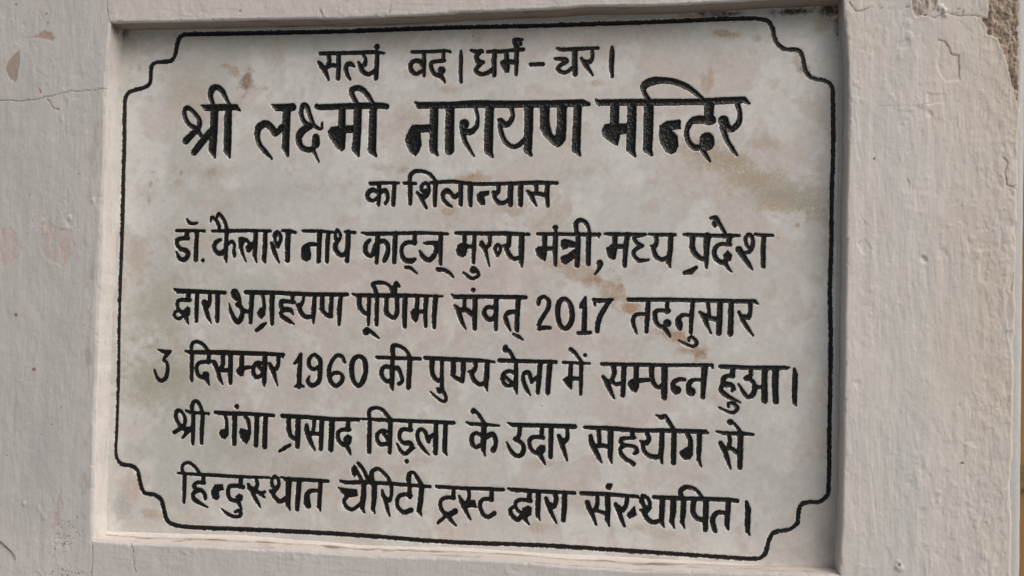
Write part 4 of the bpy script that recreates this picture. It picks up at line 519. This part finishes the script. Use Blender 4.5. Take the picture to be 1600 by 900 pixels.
    XSg = np.broadcast_to(XS[None, :], X.shape); ZSg = np.broadcast_to(ZS[:, None], X.shape)
    dx = np.maximum(np.maximum(XS[il] - XSg, XSg - XS[ir]), 0); dz = np.maximum(np.maximum(ZS[jb] - ZSg, ZSg - ZS[jt]), 0)
    de = np.hypot(dx, dz)
    drop = np.where(de < R, R - np.sqrt(np.maximum(R * R - (R - de) ** 2, 0)), 0)
    keep = np.clip(de / 6, 0, 1)
    nib = sstep(.22, .45, fbm(X, Z, 6, 9, 3, 171)) * np.exp(-(de / 2.6) ** 2)
    H = H * (0.3 + 0.7 * keep) - drop - 1.1 * nib
    wear = sstep(.1, .5, fbm(X, Z, 5, 18, 3, 170)) * np.exp(-(de / 4) ** 2)
    C = blend(.35 * wear, (0.72, 0.69, 0.65), C)
    # ragged end: the coat thins out in a broken lip
    lip = sstep(2.0, 0.0, (end[:, None] - X))
    H = H - 1.6 * lip
    V = np.stack([X / 1000, -DEPTH - H / 1000, Z / 1000 + Z0], -1)
    back = V[:, -1:].copy(); back[..., 1] = -DEPTH + .008; back[..., 0] -= .0004
    V = np.concatenate([V, back], 1); C = np.concatenate([C, C[:, -1:]], 1); nx += 1
    F = grid_faces(nz, nx).reshape(nz - 1, nx - 1, 4)
    hole = np.zeros((nz - 1, nx - 1), bool); hole[jb:jt, il:ir] = True
    Vf, Ff, Cf = compact(V.reshape(-1, 3), F[~hole], C.reshape(-1, 3))
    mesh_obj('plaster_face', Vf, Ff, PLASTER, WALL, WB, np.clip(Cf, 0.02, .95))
    # loops of rim points for the reveals
    return (V[jb:jt + 1, il], V[jb:jt + 1, ir], V[jt, il:ir + 1], V[jb, il:ir + 1]), (V[:, -1],)
(rimL, rimR, rimT, rimB), (rimE,) = build_face()

def reveal(rim, inward, seed, col, dark, lean=0.0, flip=False, corner_dirt=False):
    """side of the recess: from the rim straight back past the slab's face"""
    n = len(rim); K = 26
    yb = 0.012
    t = np.linspace(0, 1, K)
    s = np.arange(n) * 1.0
    y0 = rim[:, 1]
    Y = y0[:, None] + (yb - y0)[:, None] * t[None, :]
    amp = 0.00035 * np.sin(np.pi * np.clip(t * 1.15, 0, 1))
    S_, T_ = np.meshgrid(s, t * 44, indexing='ij')
    nn = fbm(S_, T_, 14, 9, 3, seed)
    off = nn * amp[None, :] + lean * t[None, :]
    V = np.empty((n, K, 3)); V[:] = rim[:, None, :]
    V[..., 1] = Y
    V += off[..., None] * np.asarray(inward)[None, None, :]
    F = grid_faces(n, K)
    if flip: F = F[:, ::-1]
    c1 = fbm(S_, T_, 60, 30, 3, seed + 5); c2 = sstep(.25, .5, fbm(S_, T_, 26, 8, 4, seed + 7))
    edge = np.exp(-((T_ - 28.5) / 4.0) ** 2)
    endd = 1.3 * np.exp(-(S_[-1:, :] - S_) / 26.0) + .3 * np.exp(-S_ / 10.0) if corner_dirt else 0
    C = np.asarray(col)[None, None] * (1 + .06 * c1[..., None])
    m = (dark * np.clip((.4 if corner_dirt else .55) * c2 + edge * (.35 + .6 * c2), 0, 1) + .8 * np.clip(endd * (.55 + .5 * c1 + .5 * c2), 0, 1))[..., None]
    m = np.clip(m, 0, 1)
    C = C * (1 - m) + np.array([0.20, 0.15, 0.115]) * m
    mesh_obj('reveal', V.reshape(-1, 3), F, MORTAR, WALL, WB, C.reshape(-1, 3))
reveal(rimL, (1, 0, 0), 301, (0.80, 0.775, 0.75), 0.25, corner_dirt=True)  # left side: the light falling on it is put into a paler limewash
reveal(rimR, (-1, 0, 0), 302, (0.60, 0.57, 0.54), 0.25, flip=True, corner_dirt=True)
reveal(rimT, (0, 0, -1), 303, (0.35, 0.28, 0.23), 1.0)  # underside: shade put into a darker base colour, real grime blended over
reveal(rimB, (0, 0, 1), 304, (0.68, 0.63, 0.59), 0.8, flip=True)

# mortar bedding along the four sides of the slab: a bevelled fillet from slab face to reveal
def bead(pts, axis_, rimf, inward, seed, col, dark, rise):
    c = curve_of(pts, axis_)
    if axis_ == 0: t = np.arange(-9, 891, 1.0)
    else: t = np.arange(-641, 9, 1.0)
    n = len(t); K = 28
    a = c(t) + 0.55 * fbm(t, t * 0, 9, 9, 3, seed) + .5 * vnoise(t / 40, t * 0, seed + 3)     # foot on the slab
    bq = rimf(t)                                                                            # on the reveal
    u = np.linspace(0, 1, K)
    S_, U_ = np.meshgrid(t, u, indexing='ij')
    pos = a[:, None] + (bq - a)[:, None] * U_
    hgt = rise * np.sin(U_ * math.pi / 2) ** 0.8 * (1 + .18 * fbm(S_, U_ * 8, 16, 4, 3, seed + 1)) - 0.35
    hgt[:, 0] = -1.2
    V = np.zeros((n, K, 3))
    if axis_ == 0:
        V[..., 0] = S_; V[..., 2] = pos
    else:
        V[..., 0] = pos; V[..., 2] = S_
    V[..., 1] = -hgt
    V = V / 1000; V[..., 2] += Z0
    F = grid_faces(n, K)
    fl = (inward > 0) if axis_ == 0 else (inward < 0)
    F = F if not fl else F[:, ::-1]
    c2 = sstep(.05, .4, fbm(S_, U_ * 8, 30, 3, 4, seed + 9))
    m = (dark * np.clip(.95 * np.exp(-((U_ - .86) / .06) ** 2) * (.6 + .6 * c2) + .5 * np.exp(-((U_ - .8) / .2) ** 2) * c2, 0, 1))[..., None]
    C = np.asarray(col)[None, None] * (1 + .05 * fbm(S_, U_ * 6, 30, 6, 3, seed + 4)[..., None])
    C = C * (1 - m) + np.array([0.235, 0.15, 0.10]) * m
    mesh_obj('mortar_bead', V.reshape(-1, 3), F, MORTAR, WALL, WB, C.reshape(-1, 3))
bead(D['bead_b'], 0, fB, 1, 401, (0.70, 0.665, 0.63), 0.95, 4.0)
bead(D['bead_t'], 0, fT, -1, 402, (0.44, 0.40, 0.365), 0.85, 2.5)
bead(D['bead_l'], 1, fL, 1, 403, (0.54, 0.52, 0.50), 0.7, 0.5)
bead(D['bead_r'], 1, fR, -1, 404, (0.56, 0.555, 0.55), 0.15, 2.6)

# the pier's own corner: an older pale coat, bluish skylight put into its grey, showing beyond the broken edge of the limewash, turning back along the side
def corner():
    z = np.concatenate([np.arange(-1150, -720, 10.), np.arange(-720, 60, 2.0), np.arange(60, 421, 10.)])
    SX = curve_of(D['strip'], 1)
    r = 9.0
    xe = np.interp(z, [-660, -206, 60], [1074.3, 1076.2, 1077.6]) + .25 * fbm(z, z * 0, 30, 30, 3, 61)
    prof = [(-30.0, 0.0), (-16, 0.0), (-r, 0.0)]
    for k in range(1, 13):
        a = k / 12 * math.pi / 2
        prof.append((-r + r * math.sin(a), -(r - r * math.cos(a))))
    prof += [(0, -40.0), (0, -120.0), (0, -300.0)]
    prof = np.array(prof)
    V = np.zeros((len(z), len(prof), 3))
    Zg, Pk = np.meshgrid(z, np.arange(len(prof)), indexing='ij')
    nn = .25 * fbm(Zg, Pk * 2.0, 12, 6, 3, 62)
    V[..., 0] = xe[:, None] + prof[:, 0][None, :] + nn
    V[..., 1] = DEPTH * -1000 + 4.6 - prof[:, 1][None, :]
    V[..., 2] = Zg
    V /= 1000; V[..., 2] += Z0
    n1 = fbm(Zg, Pk * 3.0, 40, 8, 3, 63)
    C = np.array([0.55, 0.56, 0.56])[None, None] * (1 + .08 * n1[..., None])
    mesh_obj('corner_edge', V.reshape(-1, 3), grid_faces(len(z), len(prof)), MORTAR, WALL, WB, C.reshape(-1, 3))
corner()

# ------------------------------------------------------------------ the plaque
PLAQUE = thing('inscribed_plaque', 'pale marble plaque with black carved Hindi writing inside a scalloped border line', 'plaque', (0.44, 0.0, Z0 - 0.645))
PB = np.array(PLAQUE.location)

def parse():
    words = []
    for ln in STROKES.strip().split('\n'):
        head, rest = ln.split(' ', 1)
        sts = []
        for s in rest.split(';'):
            sts.append((s[0], [tuple(float(v) / 10 for v in p.split(',')) for p in s[1:].split()]))
        words.append((head, sts))
    return words

def build_plaque():
    P = 0.65
    xs = np.arange(-22, 903, P); zs = np.arange(-655, 22, P)
    X, Z = np.meshgrid(xs, zs)
    nz, nx = X.shape
    big = 50.0
    SD = np.full(X.shape, big, np.float32); LAB = np.full(X.shape, -1, np.int16)
    DM = np.full(X.shape, 1.4, np.float32); RAG = np.full(X.shape, 1.0, np.float32); OFF = np.full(X.shape, .3, np.float32)
    words = parse()
    for wi, (head, sts) in enumerate(words):
        fil = 1.4 if head == '1' else 0.9 if head != 'B' else .1
        pts = [p for s in sts for p in s[1]]
        m = 9.0
        sl_ = window(X, Z, xs, zs, pts, m)
        wx, wz = X[sl_], Z[sl_]
        acc = np.full(wx.shape, big)
        for k, p in sts:
            mw = max(q[2] for q in p) / 2 + 6
            P_ = np.array(p)
            i0, i1 = np.searchsorted(wx[0], [P_[:, 0].min() - mw, P_[:, 0].max() + mw])
            j0, j1 = np.searchsorted(wz[:, 0], [P_[:, 1].min() - mw, P_[:, 1].max() + mw])
            if k == 'o' and head == 'B':
                # the border: work in short pieces
                c = catmull(p, True, 8)
                loc = np.full(wx.shape, big)
                for a in range(0, len(c) - 1, 6):
                    cc = c[a:a + 7]
                    ii0, ii1 = np.searchsorted(wx[0], [cc[:, 0].min() - 9, cc[:, 0].max() + 9])
                    jj0, jj1 = np.searchsorted(wz[:, 0], [cc[:, 1].min() - 9, cc[:, 1].max() + 9])
                    loc[jj0:jj1, ii0:ii1] = np.minimum(loc[jj0:jj1, ii0:ii1], sd_line(wx[jj0:jj1, ii0:ii1], wz[jj0:jj1, ii0:ii1], cc))
                acc = np.minimum(acc, loc); continue
            sx, sz = wx[j0:j1, i0:i1], wz[j0:j1, i0:i1]
            if k == 'p': d = sd_poly(sx, sz, p) - 0.25
            elif k == 's': d = sd_line(sx, sz, catmull(p))
            elif k == 'o': d = sd_line(sx, sz, catmull(p, True))
            else: d = sd_line(sx, sz, np.array(p))
            acc[j0:j1, i0:i1] = smin(acc[j0:j1, i0:i1], d, fil)
        sub = SD[sl_]; t = acc < sub
        sub[t] = acc[t]; LAB[sl_][t] = wi
        near = t & (acc < 6)
        DM[sl_][near] = 2.7 if head == '1' else 1.6 if head != 'B' else 1.2
        RAG[sl_][near] = 1.15 if head != 'B' else 2.0
        OFF[sl_][near] = (.45 if head == '1' else .72) if head != 'B' else .22
    # hand-painted, slightly broken outline
    rag = 0.42 * fbm(X, Z, 1.5, 1.5, 2, 201) + 0.22 * fbm(X, Z, 6, 6, 2, 202)
    SDp = SD - OFF + RAG * rag
    SDg = SD - OFF - 0.45 + 0.25 * fbm(X, Z, 4, 4, 2, 203)
    # lattice points near the outline move onto it
    gz, gx = np.gradient(SDp, P)
    g2 = gx * gx + gz * gz + 1e-6
    near = np.abs(SDp) < 0.5 * P
    sx_ = np.where(near, -SDp * gx / g2, 0); sz_ = np.where(near, -SDp * gz / g2, 0)
    lim = 0.48 * P
    Xs = X + np.clip(sx_, -lim, lim); Zs = Z + np.clip(sz_, -lim, lim)
    SDp2 = np.where(near, 0, SDp)
    t = np.maximum(-SDg, 0)
    groove = DM * (1 - np.exp(-t / (DM * .75)))
    chisel = 0.22 * fbm(X, Z, 2.2, 2.2, 3, 205) + .12 * fbm(X, Z, .9, .9, 1, 206)
    H = -groove * (1 + chisel) + 0.16 * fbm(X, Z, 120, 120, 3, 207) + .02 * fbm(X, Z, 3, 3, 2, 208)
    # marble colour
    x, z = X, Z
    wx = x + 14 * fbm(x, z, 60, 60, 3, 221); wz = z + 14 * fbm(x, z, 60, 60, 3, 222)
    n1 = fbm(wx, wz, 130, 110, 4, 223); n2 = fbm(wx, wz, 45, 38, 4, 224); n3 = fbm(wx, wz, 14, 14, 4, 225)
    cool = np.array([0.64, 0.645, 0.625]); warm = np.array([0.64, 0.605, 0.57]); white = np.array([0.71, 0.715, 0.695]); dull = np.array([0.575, 0.585, 0.55])
    def blend(C, m, col):
        m = np.clip(m, 0, 1)[..., None]
        return C * (1 - m) + np.asarray(col) * m
    C = np.broadcast_to(cool, X.shape + (3,)).copy()
    C = blend(C, .35 + 1.2 * n1 + .8 * n2, warm)
    C = blend(C, 1.0 * sstep(.05, .35, fbm(wx, wz, 46, 55, 4, 231, .58)), white)
    C = blend(C, .9 * sstep(-.05, .35, fbm(wx, wz, 90, 70, 4, 232, .58)) * sstep(500, 150, x) , dull)
    C = blend(C, .5 * sstep(.20, .5, fbm(wx, wz, 26, 20, 4, 233, .6)), (0.575, 0.52, 0.47))
    vein = np.exp(-(fbm(wx, wz + .5 * x, 70, 50, 3, 234) / .035) ** 2)
    C = blend(C, .22 * vein * sstep(-.1, .4, n1), (0.50, 0.46, 0.42))
    C *= (1 + .06 * n3 + .06 * fbm(x, z, 5, 5, 3, 226))[..., None]
    KC = {0: (0.30, 0.235, 0.18), 1: (0.49, 0.405, 0.31), 2: (0.42, 0.41, 0.34), 3: (0.47, 0.33, 0.225), 4: (0.60, 0.50, 0.46), 5: (0.455, 0.465, 0.455), 6: (0.075, 0.058, 0.045)}
    nb = fbm(x, z, 9, 8, 4, 240, .62); nc = fbm(x, z, 3, 3, 3, 241)
    gran = fbm(x, z, 2.0, 2.0, 2, 242)
    bd = sd_line(x + 9 * nb, z + 9 * nb, D['band'])
    bm_ = sstep(24, 6, bd + 5 * fbm(x, z, 14, 10, 3, 246))
    C = blend(C, .8 * bm_ * (.8 + .5 * nb + .6 * gran), (0.45, 0.42, 0.34))
    C = blend(C, .8 * bm_ * sstep(.45, .7, vnoise(x / 1.1, z / 1.1, 243)), (0.72, 0.69, 0.60))  # sparkle of the band's crystals painted in as pale specks
    td = sd_line(x + 7 * nb, z + 7 * fbm(x, z, 12, 12, 3, 244), D['trail'])
    tm = np.exp(-(td / 7.0) ** 2) * sstep(-.25, .35, fbm(x, z, 16, 12, 4, 245, .6))
    C = blend(C, 1.0 * tm * (1 + .4 * gran), (0.44, 0.30, 0.20))
    for cx, cz, rx, rz, k, a in D['stain']:
        rx *= .76; rz *= .76
        s = window(X, Z, xs, zs, [(cx - 2.6 * rx, cz - 2.6 * rz), (cx + 2.6 * rx, cz + 2.6 * rz)], 1)
        rr = np.sqrt(((x[s] - cx) / rx) ** 2 + ((z[s] - cz) / rz) ** 2) * (1 + .75 * nb[s] + .22 * nc[s])
        if k in (4, 5, 2) and max(rx, rz) > 20:
            m = np.exp(-(rr * .9) ** 2)
        else:
            m = sstep(1.3, .5, rr) * (.72 + .5 * nb[s]) * (1 + .55 * gran[s])
        C[s] = blend(C[s], a * (1.75 if k in (1, 3) else 1.35) * m, KC[int(k)])
    for cx, cz, r, k in D['sdot']:
        r *= .76
        s = window(X, Z, xs, zs, [(cx, cz)], 4 * r)
        m = sstep(r * 1.3, r * .6, np.hypot(x[s] - cx, z[s] - cz))
        C[s] = blend(C[s], .9 * m, KC[int(k)])
    # pale scratches, and grains with their sparkle painted in
    sp = sstep(.62, .75, vnoise(x / 1.3, z / 1.3, 250)) * sstep(.0, .4, n2)
    C = blend(C, .35 * sp, (0.70, 0.68, 0.64))
    sc = sstep(.45, .7, fbm(x + .35 * z, z, 1.6, 60, 2, 251)) * sstep(.15, .5, fbm(x, z, 60, 50, 2, 252))
    C = blend(C, .28 * sc, (0.68, 0.66, 0.62))
    # paint-free lip of the carving, its edge highlight painted in as paler marble
    lipm = np.exp(-(np.maximum(SDp - .3, 0) / .6) ** 2) * (SDp > 0) * sstep(-.2, .5, fbm(x, z, 12, 12, 2, 255))
    C = blend(C, .75 * lipm, (0.80, 0.79, 0.77))
    # stray paint specks beside the border
    V = np.stack([Xs / 1000, -H / 1000, Zs / 1000 + Z0], -1).reshape(-1, 3)
    F = grid_faces(nz, nx)
    sdf = SDp2.ravel(); lab = LAB.ravel()
    fs = sdf[F].mean(1)
    inside = fs < 0
    fl = lab[F[np.arange(len(F)), np.argmin(sdf[F], 1)]]
    Vs, Fs, Cs = compact(V, F[~inside], C.reshape(-1, 3))
    # the slab's edges and back (20 mm thick)
    x0, x1, z0, z1 = (xs[0] / 1000, xs[-1] / 1000, zs[0] / 1000 + Z0, zs[-1] / 1000 + Z0)
    n = len(Vs)
    box = np.array([[x0, 0, z0], [x1, 0, z0], [x1, 0, z1], [x0, 0, z1], [x0, .02, z0], [x1, .02, z0], [x1, .02, z1], [x0, .02, z1]])
    bf = np.array([[0, 4, 5, 1], [1, 5, 6, 2], [2, 6, 7, 3], [3, 7, 4, 0], [4, 7, 6, 5]]) + n
    Vs = np.vstack([Vs, box]); Fs = np.vstack([Fs, bf]); Cs = np.vstack([Cs, np.full((8, 3), .55)])
    mesh_obj('marble_slab', Vs, Fs, MARBLE, PLAQUE, PB, np.clip(Cs, .01, .95))
    Fi = F[inside]; li = fl[inside]
    for wi, (head, sts) in enumerate(words):
        sel = li == wi
        if not sel.any(): continue
        Vw, Fw = compact(V, Fi[sel])
        nm = 'border_line' if head == 'B' else 'title_word' if head == '1' else 'word'
        mesh_obj(nm, Vw, Fw, PAINT, PLAQUE, PB)
build_plaque()

# ------------------------------------------------------------------ a rootlet stuck to the wall, bottom left
def tube(pts, rad, K=8):
    c = catmull(np.asarray(pts, float), False, 6)
    n = len(c); T = np.gradient(c, axis=0); T /= np.linalg.norm(T, axis=1)[:, None]
    up = np.array([0, 1, 0.]); N = np.cross(T, up); N /= np.linalg.norm(N, axis=1)[:, None] + 1e-9; B_ = np.cross(T, N)
    a = np.linspace(0, 2 * math.pi, K, endpoint=False)
    rr = rad * np.interp(np.arange(n), [0, n * .6, n - 1], [1, .85, .35])
    V = c[:, None] + rr[:, None, None] * (np.cos(a)[None, :, None] * N[:, None] + np.sin(a)[None, :, None] * B_[:, None])
    i = np.arange(n * K).reshape(n, K)
    F = np.stack([i[:-1], np.roll(i[:-1], -1, 1), np.roll(i[1:], -1, 1), i[1:]], -1).reshape(-1, 4)
    return V.reshape(-1, 3), F
ROOT = plain('dry_stalk', (0.13, 0.075, 0.05), 0.8, 400, .4)
rp = [(x / 1000, -DEPTH - .0010 - .0006 * math.sin(k * 1.7), z / 1000 + Z0) for k, (x, z) in enumerate(D['root'])]
V, F = tube(rp, 0.0007)
ro = mesh_obj('dry_stalk', V, F, ROOT, None, rp[-1])
ro['label'] = 'thin brown curved dry stalk stuck on the grey wall at bottom left'; ro['category'] = 'stalk'

# ------------------------------------------------------------------ sliver of a golden-brown door beyond the pier
def bevel_box(name, lo, hi, mat, parent, base, bev=0.002):
    import bmesh
    bm = bmesh.new()
    bmesh.ops.create_cube(bm, size=1)
    for v in bm.verts:
        v.co = Vector([lo[i] + (v.co[i] + .5) * (hi[i] - lo[i]) - base[i] for i in range(3)])
    bmesh.ops.bevel(bm, geom=bm.edges[:], offset=bev, segments=2, profile=.6, affect='EDGES')
    me = bpy.data.meshes.new(name); bm.to_mesh(me); bm.free()
    me.materials.append(mat)
    o = bpy.data.objects.new(name, me); COL.objects.link(o)
    if parent: o.parent = parent
    else: o.location = base
    return o
WOOD = plain('varnished_wood', (0.27, 0.155, 0.055), 0.35, 1.0, .28, .0008, (40, 40, 3))
DARKW = plain('dark_wood', (0.20, 0.125, 0.05), 0.4, 1.0, .3, .0008, (3, 40, 40))
zb = Z0 - 0.705
DB = (1.45, 0.285, zb)
door = thing('wooden_door', 'golden brown wooden door showing as a thin sliver past the right edge of the pier', 'door', DB)
bevel_box('door_panel', (1.078, 0.27, zb), (1.80, 0.30, zb + 1.25), WOOD, door, DB)
bevel_box('rail', (1.0785, 0.262, zb + .13), (1.795, 0.269, zb + .165), DARKW, door, DB)
bevel_box('rail', (1.0785, 0.262, zb + .62), (1.795, 0.269, zb + .655), DARKW, door, DB)
STONE = plain('grey_stone', (0.42, 0.43, 0.44), 0.8, 60, .2)
st_ = bevel_box('stone_step', (1.078, 0.16, zb - .20), (1.85, 0.32, zb - .001), STONE, None, (1.4, .2, zb - .20), .004)
st_['label'] = 'grey stone step under the golden brown door at the lower right edge'; st_['category'] = 'step'
